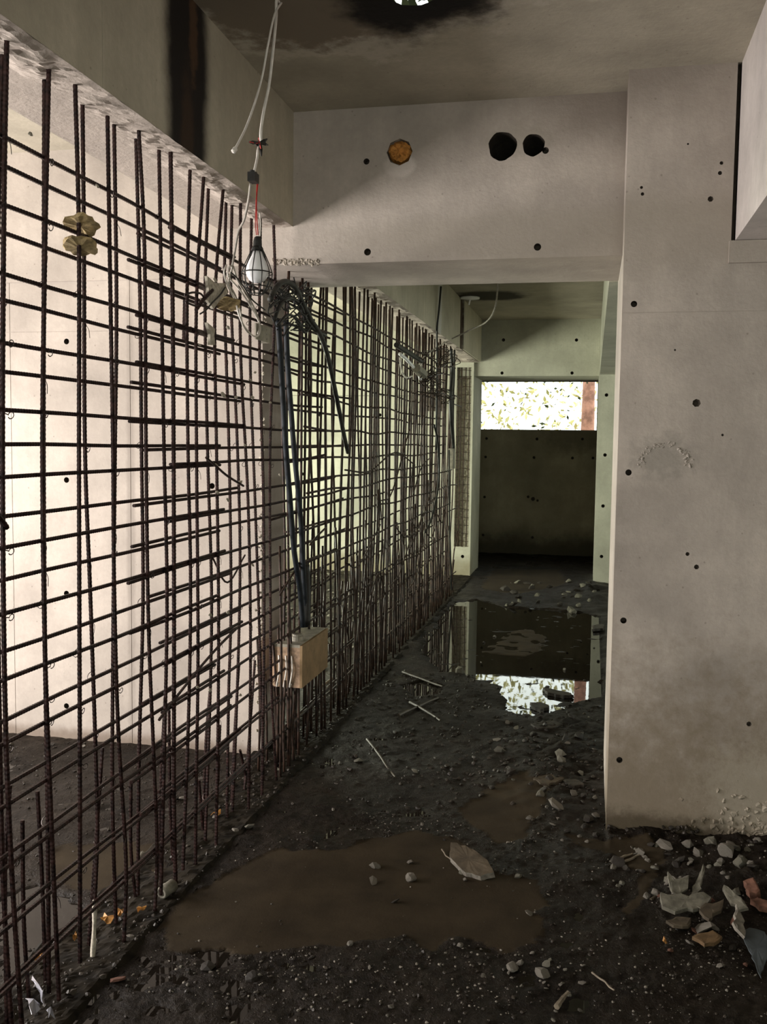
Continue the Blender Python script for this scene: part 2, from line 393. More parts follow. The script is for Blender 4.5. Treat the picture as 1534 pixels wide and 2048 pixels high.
cut = MB(); cut.box((-1.60, 11.2, .36), (-1.425, 11.47, 2.50)); bool_cut(sl, cut, M['pale_broken'])
cut = MB()
for x, y in [(898, 985), (925, 1113), (600, 1050), (640, 830), (640, 700), (605, 948), (700, 1060), (760, 830), (870, 1060)]: cyl(cut, P(x, y, 'Y', 11.35), .02, (0, 1, 0), .04)
cut.box((-5.3, 11.3, 2.16), (-1.6, 11.355, 2.165)); bool_cut(sl, cut, HOLE)
slab('trim_9', [((-2.02, 11.31, 1.98), (-1.77, 11.352, 2.20))], HOLE, 'black square recess board high on the far left wall')
# --- end wall with the slot window
W0, W1, Z0, Z1 = -1.62, .045, 1.81, 2.504
we = slab('wall_end', [((-5.2, 13.9, -.1), (3.6, 14.12, CZ+.01))], M['wall_end'])
bool_cut(we, MB().box((W0, 13.7, Z0), (W1, 14.3, Z1)))
tag(MB().box((W0-.03, 13.88, Z0-.0), (W0, 14.13, Z1)).box((W1, 13.88, Z0), (W1+.025, 14.13, Z1)).box((W0-.03, 13.88, Z1), (W1+.025, 14.13, Z1+.03)).build('window_1', M['beam_right']), None, None, None, 'structure')
cut_e = MB()
for x, y in [(973, 877), (1074, 878), (1165, 878), (971, 914), (1068, 915), (1145, 916), (1186, 916), (969, 994), (966, 1070), (1065, 1075)]: cyl(cut_e, P(x, y, 'Y', 13.9), .02, (0, 1, 0), .04, 10)
_c = P(1066, 998, 'Y', 13.9)
for dx, dz, r in ((0, 0, .028), (-.07, .03, .020), (.065, -.02, .018)): cyl(cut_e, _c+Vector((dx, 0, dz)), r, (0, 1, 0), .03, 8)
# --- outer walls (openings where the daylight comes in)
slab('wall_outer_left', [((-5.2, -3.1, -.1), (-5.0, .15, CZ)), ((-5.2, 3.85, -.1), (-5.0, 6.1, CZ)), ((-5.2, 10.3, -.1), (-5.0, 14.1, CZ)),
     ((-5.2, .15, -.1), (-5.0, 3.85, .48)), ((-5.2, .15, 2.05), (-5.0, 3.85, CZ)), ((-5.2, 6.1, -.1), (-5.0, 10.3, .42)), ((-5.2, 6.1, 2.0), (-5.0, 10.3, CZ))], M['wall_far'])
slab('wall_outer_right', [((3.5, -3.1, -.1), (3.7, 6.2, CZ)), ((3.5, 9.8, -.1), (3.7, 14.1, CZ)), ((3.5, 6.2, -.1), (3.7, 9.8, .75)), ((3.5, 6.2, 2.25), (3.7, 9.8, CZ))], M['wall_far'])
slab('wall_front', [((-5.2, -3.1, -.1), (-.55, -2.9, CZ)), ((1.75, -3.1, -.1), (3.7, -2.9, CZ)), ((-.55, -3.1, 2.55), (1.75, -2.9, CZ))], M['wall_far'])
# --- ceiling with a hole broken through to the outside
ce = slab('ceiling', [((-5.2, -3.1, CZ), (3.7, 14.12, CZ+.13))], M['ceiling'])
def ragged(cx, cy, r, seg=24, amp=.14, z0=CZ-.001, z1=CZ+.14, top=None):
    mb = MB(); q = []
    for k in range(seg):
        a = 2*math.pi*k/seg; rr = r*(1+amp*math.sin(3*a+2)+rnd.uniform(-amp, amp)*.6); q.append((cx+rr*math.cos(a), cy+rr*math.sin(a)))
    g = (top or r)/r
    for z, k_ in ((z0, 1), (z1, g)): mb.v += [(cx+(x-cx)*k_, cy+(y-cy)*k_, z) for x, y in q]
    for k in range(seg): mb.f.append((k, (k+1) % seg, seg+(k+1) % seg, seg+k))
    mb.f.append(tuple(range(seg))[::-1]); mb.f.append(tuple(range(seg, 2*seg))); return mb
HB = simple('wet_black_concrete', (.008, .006, .005), .9, spec=0)
bool_cut(ce, ragged(-.60, 3.12, .108, top=.46), HB)
bool_cut(ce, ragged(-1.24, 9.62, .05), HB)
for a, b, ww in (((-.02, 2.6), (-.02, 4.1), .004), ((-.62, 9.0), (-.70, 11.4), .012)):
    pass

# ------------------------------------------------------------------ floor
def inpoly(x, y, poly):
    r = np.zeros(x.shape, bool); n = len(poly)
    for i in range(n):
        (x1, y1), (x2, y2) = poly[i], poly[(i+1) % n]
        c = ((y1 > y) != (y2 > y)) & (x < (x2-x1)*(y-y1)/((y2-y1) or 1e-9)+x1); r ^= c
    return r
def flo(pts): return [tuple(P(x, y, 'Z', 0).xy) for x, y in pts]
SILT = [flo(p) for p in (
    [(450, 1755), (560, 1700), (700, 1700), (745, 1680), (830, 1668), (930, 1690), (985, 1745), (1065, 1768), (1088, 1815), (1060, 1830), (1085, 1850), (1070, 1880), (1010, 1893), (900, 1885), (860, 1915), (800, 1880), (640, 1890), (500, 1915), (340, 1905), (320, 1840), (400, 1790)],
    [(985, 1575), (1060, 1555), (1105, 1590), (1098, 1622), (1060, 1650), (1052, 1682), (990, 1688), (945, 1655), (925, 1625)],
    [(1120, 1672), (1230, 1690), (1300, 1690), (1338, 1715), (1300, 1780), (1258, 1835), (1240, 1830), (1285, 1762), (1225, 1712), (1150, 1690)],
    [(105, 1700), (200, 1690), (330, 1700), (330, 1770), (260, 1795), (160, 1790), (100, 1760)],
    [(960, 1305), (1010, 1268), (1060, 1255), (1095, 1275), (1085, 1300), (1045, 1312)],
    [(985, 1140), (1120, 1140), (1130, 1170), (1040, 1190), (960, 1180)])]
POOL = [flo(p) for p in (
    [(905, 1205), (960, 1200), (1020, 1215), (1160, 1225), (1205, 1235), (1204, 1395), (1170, 1402), (1120, 1430), (1055, 1425), (1010, 1400), (1000, 1372), (940, 1352), (880, 1345), (840, 1300), (880, 1235)],
    [(800, 1372), (850, 1362), (885, 1372), (880, 1392), (830, 1394)],
    [(1015, 1400), (1110, 1398), (1140, 1425), (1060, 1440), (1010, 1425)],
    [(0, 1800), (60, 1780), (140, 1800), (200, 1850), (160, 1930), (60, 1960), (0, 1950)])]
def zfloor(x, y):
    wx = x+.09*fbm(x, y, 5.0)+.03*fbm(x+5, y, 22); wy = y+.12*fbm(x+9, y+3, 5.0)+.03*fbm(x, y+7, 22)
    silt = np.zeros(x.shape)
    for p in SILT: silt = np.maximum(silt, inpoly(wx, wy, p).astype(float))
    pool = np.zeros(x.shape)
    for p in POOL: pool = np.maximum(pool, inpoly(wx, wy, p).astype(float))
    silt[(pool > 0) & (y < 7)] *= 1
    h = .008+.020*fbm(x, y, 2.2, 3)+.020*fbm(x, y, 13, 3)+.014*np.maximum(fbm(x, y, 42, 2), 0)
    h = np.where(silt > 0, .0065+.003*fbm(x, y, 9), h)
    isl = silt > 0
    h = np.where((pool > 0) & ~isl, -.0075+.022*fbm(x, y, 9, 4)+.022*np.maximum(fbm(x*.6, y, 26, 3), 0), h)
    h = np.where((pool > 0) & isl, .0015+.014*fbm(x, y, 12, 3), h)
    # rubble heap against the foot of the right wall
    d = np.clip(1-np.hypot((x-.75)/.62, (y-3.62)/.55), 0, 1); h = h+d*.06*(1+fbm(x, y, 9)*2)
    d = np.clip(1-np.abs(y-3.93)/.16, 0, 1)*(x > .1)*(x < 1.3); h = h+d*.030*(1+2*fbm(x, y, 12))
    d = np.clip(1-np.hypot((x+.05)/.45, (y-4.9)/1.2), 0, 1); h = h+d*.03*(1+fbm(x, y, 9)*3)
    d = np.clip(1-np.hypot((x+.0)/.40, (y-10.6)/1.0), 0, 1); h = h+d*.05*(1+fbm(x, y, 9)*3)
    return h, silt
def zf(x, y):
    h, s = zfloor(np.array([float(x)]), np.array([float(y)])); return max(float(h[0]), 0.0)
def patch(x0, x1, y0, y1, st):
    nx = max(2, int(round((x1-x0)/st))+1); ny = max(2, int(round((y1-y0)/st))+1)
    X, Y = np.meshgrid(np.linspace(x0, x1, nx), np.linspace(y0, y1, ny)); h, s = zfloor(X.ravel(), Y.ravel())
    v = np.stack([X.ravel(), Y.ravel(), h], 1)
    i = (np.arange(ny-1)[:, None]*nx+np.arange(nx-1)).ravel(); f = np.stack([i, i+1, i+nx+1, i+nx], 1); return v, f, s
V = []; Fc = []; S = []; off = 0
for a in ((-1.33, 1.25, 1.7, 4.0, .0105), (-1.33, .12, 4.0, 6.2, .016), (-1.33, .12, 6.2, 11.3, .026), (-1.72, -1.33, 1.4, 11.36, .03), (-3.6, -1.72, 2.6, 4.52, .022), (-5.0, -3.6, 0, 4.52, .1), (-3.6, -1.72, 0, 2.6, .06),
          (-1.33, 3.5, -2.9, 1.7, .08), (-1.72, -1.33, -2.9, 1.4, .08), (-5.0, -1.72, -2.9, 0, .1), (1.25, 3.5, 1.7, 4.0, .06), (-5.0, -1.72, 4.85, 11.36, .05), (.12, 3.5, 4.85, 11.3, .06), (-5.0, 3.5, 11.3, 13.95, .05), (-1.5, .12, 11.3, 11.36, .05)):
    v, f, s = patch(*a); V.append(v); Fc.append(f+off); S.append(s); off += len(v)
V = np.concatenate(V); Fc = np.concatenate(Fc); S = np.concatenate(S)
me = bpy.data.meshes.new('floor'); me.from_pydata(V.tolist(), [], Fc.tolist()); me.update()
at = me.attributes.new('silt', 'FLOAT', 'POINT'); at.data.foreach_set('value', S.astype(np.float32))
me.polygons.foreach_set('use_smooth', [True]*len(me.polygons))
fl = link_mesh('floor', me, M['mud']); tag(fl, None, None, None, 'structure')
slab('trim_10', [((-5.3, -3.1, -.3), (3.7, 14.15, -.06))], M['wall_far'], 'concrete slab under the mud')
# water lying in the low places
mb = MB(); mb.v = [(-1.32, 1.9, 0), (.6, 1.9, 0), (.1, 3.92, 0), (.1, 11.2, 0), (-1.32, 11.2, 0)]; mb.f = [(0, 1, 2, 3, 4)]
n0 = 5; mb.v += [(-3.4, 1.7, 0), (-1.34, 1.7, 0), (-1.34, 4.49, 0), (-3.4, 4.49, 0)]; mb.f += [(5, 6, 7, 8)]
tag(mb.build('puddle_water', M['water']), 'thin sheet of dark still water on the corridor floor mirroring the far window', 'puddle', None, 'stuff')

# kerb of rough concrete under the bars
def kerb(y0, y1, st):
    """rough strip of broken concrete, low and uneven"""
    xs = np.arange(-1.672, -1.322, .0125 if st < .02 else .025); ys = np.arange(y0, y1+st, st); X, Y = np.meshgrid(xs, ys)
    e = np.clip(np.minimum((X+1.672), (-1.325-X)+.03*fbm(X, Y, 7))/.035, -.5, 1)
    Z = -.02+.040*e+.030*fbm(X, Y, 6, 4)+.020*fbm(X, Y, 30, 3)*(e > 0)
    nx = len(xs); k = (np.arange(len(ys)-1)[:, None]*nx+np.arange(nx-1)).ravel()
    mb = MB(); mb.v = np.stack([X.ravel(), Y.ravel(), Z.ravel()], 1).tolist(); mb.f = np.stack([k, k+1, k+nx+1, k+nx], 1).tolist(); return mb
M['crumble'] = simple('crumbling_foot', (.36, .32, .26), .95, var=.5, scale=30, bump=.8)
M['kerb'] = simple('wet_kerb_concrete', (.016, .0125, .008), .8, var=.7, scale=14, bump=.8, spec=.12)
kb = kerb(1.3, 5.5, .0135); k2 = kerb(5.5, 11.3, .028); n_ = len(kb.v); kb.v += k2.v; kb.f += [[a+n_ for a in q] for q in k2.f]
tag(kb.build('trim_11', M['kerb']), 'low broken concrete kerb the bars rise from', None, None, 'structure')

# broken skin of the soffit
def soffit(y0, y1, st):
    mb = MB(); xs = np.arange(-1.685, -1.325, st); ys = np.arange(y0, y1, st); nx = len(xs)
    for y in ys:
        for x in xs:
            a = np.array([x*1.0]); b = np.array([y*1.0])
            t = float(fbm(a, b, 7, 4)[0]); e = (x+1.335)
            lump = min(1, max(0, 1.5-abs(x+1.405)/.065)); lump *= min(1, max(0, (-1.338-x)/.02))
            z = SOF-.002-max(0, round((t+.05)*16)/16)*.055*lump - max(0, float(fbm(a, b, 45, 2)[0]))*.012*lump
            xx = x+float(fbm(b, a, 14, 3)[0])*.012*(1 if e > -.05 else 0)
            mb.v.append((min(xx, -1.336), y, z))
    for i in range(len(ys)-1):
        for j in range(nx-1): a = i*nx+j; mb.f.append((a, a+nx, a+nx+1, a+1))
    return mb
M['soffit'] = concrete('concrete_soffit', (.42, .36, .31), bump=.5, streak=0)
tag(soffit(1.6, 4.16, .014).build('trim_12', M['soffit']), 'chipped underside of the long beam where the bars enter, near bay', None, None, 'structure')
tag(soffit(4.8, 11.3, .03).build('trim_13', M['soffit']), 'chipped underside of the long beam, second bay', None, None, 'structure')

# ------------------------------------------------------------------ chunk shapes
def chunk_mesh(seed, mat, flat=1.0, sub=1, name='chunk'):
    r = random.Random(seed); bm = bmesh.new(); bmesh.ops.create_icosphere(bm, subdivisions=sub, radius=1.0)
    planes = [(Vector((r.gauss(0, 1), r.gauss(0, 1), r.gauss(0, 1))).normalized(), r.uniform(.45, .85)) for _ in range(7)]
    for v in bm.verts:
        v.co *= r.uniform(.85, 1.15)
        for n, d in planes:
            k = v.co.dot(n)
            if k > d: v.co -= n*(k-d)
        v.co.z *= flat
    me = bpy.data.meshes.new(name); bm.to_mesh(me); bm.free(); me.materials.append(mat); return me
CH = {k: [chunk_mesh(s*13+i*7, M[k], f, 2 if i < 2 else 1) for i, (s, f) in enumerate(((1, .8), (2, .55), (3, .9), (4, .4), (5, .7), (6, .3)))] for k in ('stone', 'stone_dark', 'stone_green', 'brick')}
def place(kind, x, y, size, label, group, name='concrete_chunk', cat='rubble', sink=.35):
    me = rnd.choice(CH[kind]); o = bpy.data.objects.new(name, me); COL.objects.link(o)
    s = size*.5; o.scale = (s*rnd.uniform(.8, 1.3), s*rnd.uniform(.7, 1.1), s*rnd.uniform(.7, 1.1))
    o.rotation_euler = (rnd.uniform(-.6, .6), rnd.uniform(-.6, .6), rnd.uniform(0, 6.28))
    o.location = (x, y, zf(x, y)+s*(.55-sink)); return tag(o, label, cat, group)
def plate(name, pts_px, z, th, mat, label, cat, tilt=(0, 0), rough=.006, group=None, rim=None):
    """flat broken piece: outline on the plane z, given real thickness, jagged rim"""
    pts = [P(x, y, 'Z', z) for x, y in pts_px]; c = sum(pts, Vector())/len(pts); c.z = z
    q = []
    for a, b in zip(pts, pts[1:]+pts[:1]):
        k = max(1, int((b-a).length/.018))
        for i in range(k): p = a.lerp(b, i/k)-c; q.append(Vector((p.x+rnd.uniform(-rough, rough), p.y+rnd.uniform(-rough, rough), rnd.uniform(-rough, rough)*.3)))
    n = len(q); v = [(p.x, p.y, th/2+p.z) for p in q]+[(p.x*1.02, p.y*1.02, -th/2+p.z) for p in q]+[(p.x*.75, p.y*.75, th/2+rnd.uniform(.0, .35)*rough) for p in q]+[(0, 0, th/2), (0, 0, -th/2)]
    f = [((i+1) % n, i, n+i, n+(i+1) % n) for i in range(n)]+[(i, (i+1) % n, 2*n+(i+1) % n, 2*n+i) for i in range(n)]+[(2*n+i, 2*n+(i+1) % n, 3*n) for i in range(n)]+[(n+(i+1) % n, n+i, 3*n+1) for i in range(n)]
    me = bpy.data.meshes.new(name); me.from_pydata(v, [], f); me.update(); me.materials.append(mat)
    if rim:
        me.materials.append(rim)
        for i in range(n): me.polygons[i].material_index = 1
    o = bpy.data.objects.new(name, me); COL.objects.link(o); o.location = (c.x, c.y, zf(c.x, c.y)*0+z); o.rotation_euler = (tilt[0], tilt[1], 0)
    return tag(o, label, cat, group)
def stick(name, a_px, b_px, r, mat, label, cat='stick', z=.012, za=0, group=None, bend=.004):
    a = P(*a_px, 'Z', z+za); b = P(*b_px, 'Z', z)
    pts = [a.lerp(b, t)+Vector((rnd.uniform(-bend, bend), rnd.uniform(-bend, bend), rnd.uniform(0, .004))) for t in (0, .25, .5, .75, 1)]
    mb = MB(); mb.tube(smooth_path(pts, 4), [r*(1-.35*i/16)*rnd.uniform(.85, 1.1) for i in range(17)], 6)
    return tag(mb.build(name, mat, smooth=False), label, cat, group)

# ------------------------------------------------------------------ reinforcing bars
def bar(parent, name, pts, r, ribbed, mat, n=6):
    mb = MB(); q = smooth_path(pts, n) if len(pts) > 2 else pts
    mb.tube(q, r, 6 if ribbed else 5, True, .11 if ribbed else 0.0, .012)
    return mb.build(name, mat, parent, smooth=not ribbed)
grid1 = empty('rebar_grid', (XM, 2.9, .02), 'rusty reinforcing bar grid standing beside the corridor in front of the bright wall', 'rebar grid')
grid2 = empty('rebar_grid', (XM, 7.8, .02), 'dense rusty reinforcing bar grid running on behind the lintel to the far column', 'rebar grid')
NEAR = [  # plane, points seen along the bar from top to foot
 (XM, [(14, 62), (8, 400), (5, 900), (10, 1400), (24, 1750), (48, 2110)]),
 (XB, [(5, 110), (-5, 500), (-8, 900), (0, 1500), (8, 1800), (24, 2060)]),
 (XM, [(98, 125), (90, 500), (85, 900), (90, 1300), (101, 1600), (118, 2000)]),
 (XB, [(89, 150), (88, 500), (87, 900), (90, 1300), (95, 1600), (98, 1985)]),
 (XM, [(150, 155), (158, 480), (158, 900), (159, 1300), (160, 1600), (160, 1925)]),
 (XB, [(165, 205), (168, 500), (170, 900), (181, 1200), (193, 1560), (194, 1700), (183, 1950)]),
 (XM, [(215, 232), (221, 600), (226, 900), (228, 1150), (236, 1450), (252, 1720), (248, 1885)]),
 (XB, [(228, 228), (233, 600), (230, 900), (226, 1300), (225, 1600), (232, 1845)]),
 (XM, [(277, 250), (289, 500), (292, 900), (297, 1250), (307, 1500), (314, 1700), (309, 1838)]),
 (XB, [(272, 274), (280, 600), (283, 900), (286, 1200), (278, 1520), (276, 1790)]),
 (XM, [(318, 300), (323, 600), (328, 900), (334, 1180), (330, 1450), (322, 1790)]),
 (XM, [(341, 286), (346, 700), (348, 1200), (348, 1600), (352, 1796)]),
 (XM, [(380, 340), (374, 600), (376, 900), (381, 1150), (378, 1400), (366, 1740)]),
 (XM, [(408, 332), (393, 600), (393, 900), (396, 1300), (392, 1600), (391, 1745)]),
 (XB, [(417, 368), (410, 600), (415, 900), (423, 1180), (420, 1400), (410, 1715)]),
 (XM, [(447, 367), (430, 600), (433, 900), (437, 1200), (436, 1450), (432, 1695)]),
 (XB, [(452, 400), (449, 600), (458, 900), (462, 1200), (457, 1400), (454, 1640)]),
 (XB, [(464, 392), (462, 600), (475, 900), (480, 1150), (472, 1450), (464, 1655)]),
 (XM, [(481, 396), (481, 700), (496, 1000), (501, 1300), (497, 1625)]),
 (XB, [(503, 430), (500, 700), (510, 1000), (520, 1300), (527, 1580)]),
 (XM, [(521, 432), (519, 700), (527, 1000), (528, 1300), (524, 1590)]),
 (XM, [(547, 438), (550, 600), (540, 900), (541, 1250), (543, 1380), (553, 1560)])]
for i, (X, pts) in enumerate(NEAR):
    q = [P(x, y, 'X', X+rnd.uniform(-.004, .004)) for x, y in pts]
    q[0].z = min(q[0].z, SOF+.01); q[-1].z = max(q[-1].z, -.01)
    bar(grid1, 'vertical_bar', q, .0066 if i != 11 else .0078, True, M['rebar'])
ZA = [2.326, 2.165, 1.998, 1.832, 1.664, 1.502, 1.330, 1.163, .995, .839, .680, .52, .36, .2]
ZBk = [2.27, 2.105, 1.938, 1.764, 1.58, 1.400, 1.24, 1.058, .885, .71, .535, .36, .19]
def hline(X, z, y0, y1, sag=.006, n=9, seed=0, dz=0):
    r = random.Random(seed); return [Vector((X+r.uniform(-.005, .005), y0+(y1-y0)*k/(n-1), z+r.uniform(-sag, sag)+dz)) for k in range(n)]
k = 0
for X, zs in ((XM-.014, ZA), (XB+.014, ZBk)):
    for j, z in enumerate(zs):
        k += 1
        bar(grid1, 'horizontal_bar', hline(X, z, 1.45, 3.60+rnd.uniform(-.12, .22), .003, 6, k), .0058, True, M['rebar'], 3)
        dz = rnd.choice((.0125, -.0125)) if j else -.0125
        q = hline(X, z, 2.84+rnd.uniform(-.12, .22), 5.25+rnd.uniform(-.3, .3), .004, 6, k+50, dz); q[-1].z += .01
        bar(grid1, 'horizontal_bar', q, .0058, True, M['rebar'], 3)
        q = hline(X+rnd.uniform(-.03, .03), z, 4.35+rnd.uniform(-.15, .25), 9.45+rnd.uniform(-.5, .3)+(1.0 if rnd.random() < .2 else 0), .012, 10, k+99)
        bar(grid2, 'horizontal_bar', q, .0062, False, M['rebar_far'], 4)
# loose and bent bars of the near grid
def pxbar(g, pts, X, r=.006, ribbed=True, name='loose_bar', mat=None):
    return bar(g, name, [P(x, y, 'X', X+d) for x, y, d in [(p+(0,))[:3] for p in pts]], r, ribbed, mat or M['rebar'])
pxbar(grid1, [(318, 1440), (352, 1395), (400, 1335), (440, 1290), (475, 1255)], XM+.012, .0050)
pxbar(grid1, [(392, 620), (408, 598), (425, 580)], XM+.02, .007)
pxbar(grid1, [(370, 590), (385, 585), (402, 588), (408, 600), (395, 612), (372, 605)], XM+.02, .004, False)
pxbar(grid1, [(412, 915), (435, 935), (455, 952), (487, 972)], XM+.015, .0045)
pxbar(grid1, [(425, 1115), (455, 1165), (490, 1110)], XB, .004)
pxbar(grid1, [(-6, 1030), (4, 1042), (14, 1056)], XM+.01, .007)
pxbar(grid1, [(370, 600), (368, 680)], XB, .008)
for a, b, c in (((75, 1582), (84, 1750), (92, 1990)), ((205, 1495), (195, 1640), (178, 1990)), ((330, 1395), (322, 1560), (318, 1800)), ((338, 1420), (340, 1600), (346, 1800)), ((420, 1380), (412, 1480), (405, 1740)),
                ((478, 1330), (470, 1450), (463, 1660)), ((510, 1320), (498, 1480), (488, 1620)), ((262, 1560), (262, 1700), (272, 1800)), ((20, 1570), (10, 1750), (14, 2060)), ((398, 1560), (406, 1660), (412, 1720)),
                ((523, 1500), (530, 1560), (545, 1640)), ((480, 1500), (495, 1560), (510, 1600)), ((45, 1640), (48, 1850), (60, 2060)), ((440, 1450), (436, 1560), (432, 1690))):
    q = [P(x, y, 'X', XB-.05) for x, y in (a, b, c)]; q[2].z = 0; bar(grid1, 'starter_bar', q, .0062, True, M['rebar'])
bar(grid1, 'bar_highlight', [P(x, y, 'X', XB+.004) for x, y in ((190, 1800), (188, 1870), (183, 1955))], [.0072+.0012*math.sin(i) for i in range(13)], False, M['mortar'])  # pale sleeve over the bar foot: a lit highlight put into colour, no coating
# far verticals
y = 4.33; i = 0
while y < 9.85:
    X = (XM, XB)[i & 1]+rnd.uniform(-.012, .012); l = rnd.gauss(0, .028); l2 = rnd.gauss(0, .02)
    q = [Vector((X, y+l, SOF+.02 if not 4.16 < y < 4.8 else 2.40)), Vector((X+rnd.uniform(-.01, .01), y+l*.4+l2, 1.9)), Vector((X+rnd.uniform(-.012, .012), y-l2, 1.1)), Vector((X+rnd.uniform(-.012, .012), y+rnd.gauss(0, .02), .5)), Vector((X, y+rnd.gauss(0, .02), .0))]
    bar(grid2, 'vertical_bar', q, .0068, False, M['rebar_far'], 3)
    i += 1; y += rnd.uniform(.06, .10) if y < 6 else rnd.uniform(.045, .085)
for i in range(95):      # short starter bars leaning at the foot
    y = rnd.uniform(4.2, 9.95); h = rnd.uniform(.35, .95) if rnd.random() < .8 else rnd.uniform(.9, 1.3); X = rnd.choice((XM, XB, XB-.07))
    q = [Vector((X, y, 0)), Vector((X+rnd.uniform(-.01, .01), y+rnd.gauss(0, .015), h*.5)), Vector((X+rnd.uniform(-.03, .03), y+rnd.gauss(0, .05), h))]
    bar(grid2, 'starter_bar', q, .0062, False, M['rebar_far'], 3)
for i in range(12):
    y = rnd.uniform(5, 8.8); z = rnd.uniform(.2, 1.3)
    q = [Vector((XM+.01, y, z)), Vector((XM+.02, y+.3, z+rnd.uniform(-.1, .25))), Vector((XM, y+rnd.uniform(.5, 1.2), z+rnd.uniform(-.2, .5)))]
    bar(grid2, 'loose_bar', q, .005, False, M['rebar_far'])
for pts in ([(620, 1090), (635, 1072), (652, 1055)], [(690, 940), (740, 942), (790, 905), (830, 930)], [(560, 1190), (600, 1130), (640, 1110)]):
    pxbar(grid2, pts, XM+.01, .0055, False, mat=M['rebar_far'])
# tie wires: a twisted tail with a loop
loop = MB()
pts = [Vector((0, 0, 0)), Vector((0, .010, -.002))]+[Vector((.002*math.sin(a), .020-.0085*math.cos(a), -.004+.0085*math.sin(a))) for a in [k*math.pi/5 for k in range(0, 10)]]
loop.tube(pts, .0014, 4, True); loop_me = loop.mesh('tie_wire', M['wire'])
tail = MB(); tail.tube(smooth_path([(0, 0, 0), (.01, -.006, -.015), (.012, -.012, -.038)], 4), .0010, 4); tail_me = tail.mesh('tie_wire', M['wire'])
wrap = MB(); wrap.tube([(.0105*math.sin(a), .0105*math.cos(a), .0105*math.cos(a)) for a in [k*math.pi/5 for k in range(11)]], .0013, 4); wrap_me = wrap.mesh('tie_wire', M['wire'])
def ycross(pts, z, X):
    q = [P(x, yy, 'X', X) for x, yy in pts]
    for a, b in zip(q, q[1:]):
        if (a.z-z)*(b.z-z) <= 0: return a.y+(b.y-a.y)*(z-a.z)/((b.z-a.z) or 1)
    return None
for i, (X, pts) in enumerate(NEAR):
    for z in (ZA if X == XM else ZBk):
        yy = ycross(pts, z, X)
        if yy is None: continue
        if rnd.random() < .5:
            me = rnd.choice((loop_me, loop_me, tail_me))
            link_mesh('tie_wire', me, None, grid1, (X, yy+.006, z-.006)).rotation_euler = (rnd.uniform(-.5, .5), 0, rnd.uniform(-.3, .3))
        elif rnd.random() < .3:
            link_mesh('tie_wire', wrap_me, None, grid1, (X-.007, yy, z))
# mortar splashes stuck on the bars
lump = [chunk_mesh(900+i, M['mortar'], .8, 1, 'mortar_splash') for i in range(4)]
for x, y, sx in [(498, 612, .7), (420, 1230, .9), (455, 1225, 1), (480, 965, 1.2), (432, 930, 1), (455, 655, 1.1), (430, 560, 1), (500, 760, .8), (447, 790, 1.2), (472, 795, 1), (505, 795, 1), (510, 745, .8), (425, 575, 1.3), (405, 600, 1), (60, 268, .8), (195, 372, .6),
                 (420, 745, .9), (435, 985, 1), (520, 880, .8), (490, 890, .8), (505, 1130, .8), (420, 1380, 1), (395, 1375, .8), (480, 1390, .9), (512, 1220, .8), (400, 690, .6), (456, 1000, .9), (540, 805, .8), (560, 950, .7), (575, 1090, .7)]:
    p = P(x, y, 'X', XM+.004); o = link_mesh('mortar_splash', rnd.choice(lump), None, grid1, p); s = .011*sx
    o.scale = (s*.8, s*rnd.uniform(1, 2.2), s); o.rotation_euler = (rnd.uniform(-.5, .2), 0, 0)
# ochre flakes skewered on the bars
def flake(x, y, X, wpx, label):
    c = P(x, y, 'X', X); w_ = wpx*abs(c.y-0)/FPX*1.05; mb = MB(); n = 22
    for L, zz in ((1, .003), (.96, -.004)):
        for k in range(n):
            a = 2*math.pi*k/n; rr = w_/2*(1+.05*math.sin(5*a+x)+rnd.uniform(-.09, .09)); mb.v.append((c.x+rr*math.cos(a)*.8*L, c.y+rr*math.sin(a)*L, c.z+zz+rr*L*.30*(.5*math.cos(a)-.85*math.sin(a))+rnd.uniform(-.003, .003)))
    mb.v += [(c.x, c.y, c.z+.012), (c.x, c.y, c.z-.006)]
    for k in range(n):
        j = (k+1) % n; mb.f += [(k, j, 2*n), (n+j, n+k, 2*n+1), (j, k, n+k, n+j)]
    return tag(mb.build('concrete_flake', M['flake']), label, 'flake')
flake(163, 450, XM, 82, 'ragged ochre flake skewered on a vertical bar, the upper of two')
flake(160, 492, XM, 80, 'ragged ochre flake skewered on a vertical bar, the lower of two')
flake(455, 608, XM, 62, 'pale ochre flake caught in the bars below the caged bulb')
for pts, lab in (([(412, 552), (428, 566), (448, 566), (455, 585), (438, 600), (425, 618), (412, 600), (415, 580)], 'pale crumbly mortar sheet hanging in the bars left of the bulb'),
                 ([(412, 645), (428, 658), (425, 675), (428, 690), (418, 690), (418, 668)], 'small hanging scrap of mortar below the pale mortar sheet')):
    q = [P(x, y, 'X', XM+.012) for x, y in pts]; n = len(q); mb = MB(); c = sum(q, Vector())/n
    mb.v = [tuple(p+Vector((.005, 0, 0))) for p in q]+[tuple(p-Vector((.006, 0, 0))) for p in q]+[tuple(c+Vector((.014, 0, 0))), tuple(c-Vector((.01, 0, 0)))]
    for k in range(n): j = (k+1) % n; mb.f += [(k, j, 2*n), (n+j, n+k, 2*n+1), (j, k, n+k, n+j)]
    tag(mb.build('mortar_scrap', M['mortar']), lab, 'mortar')

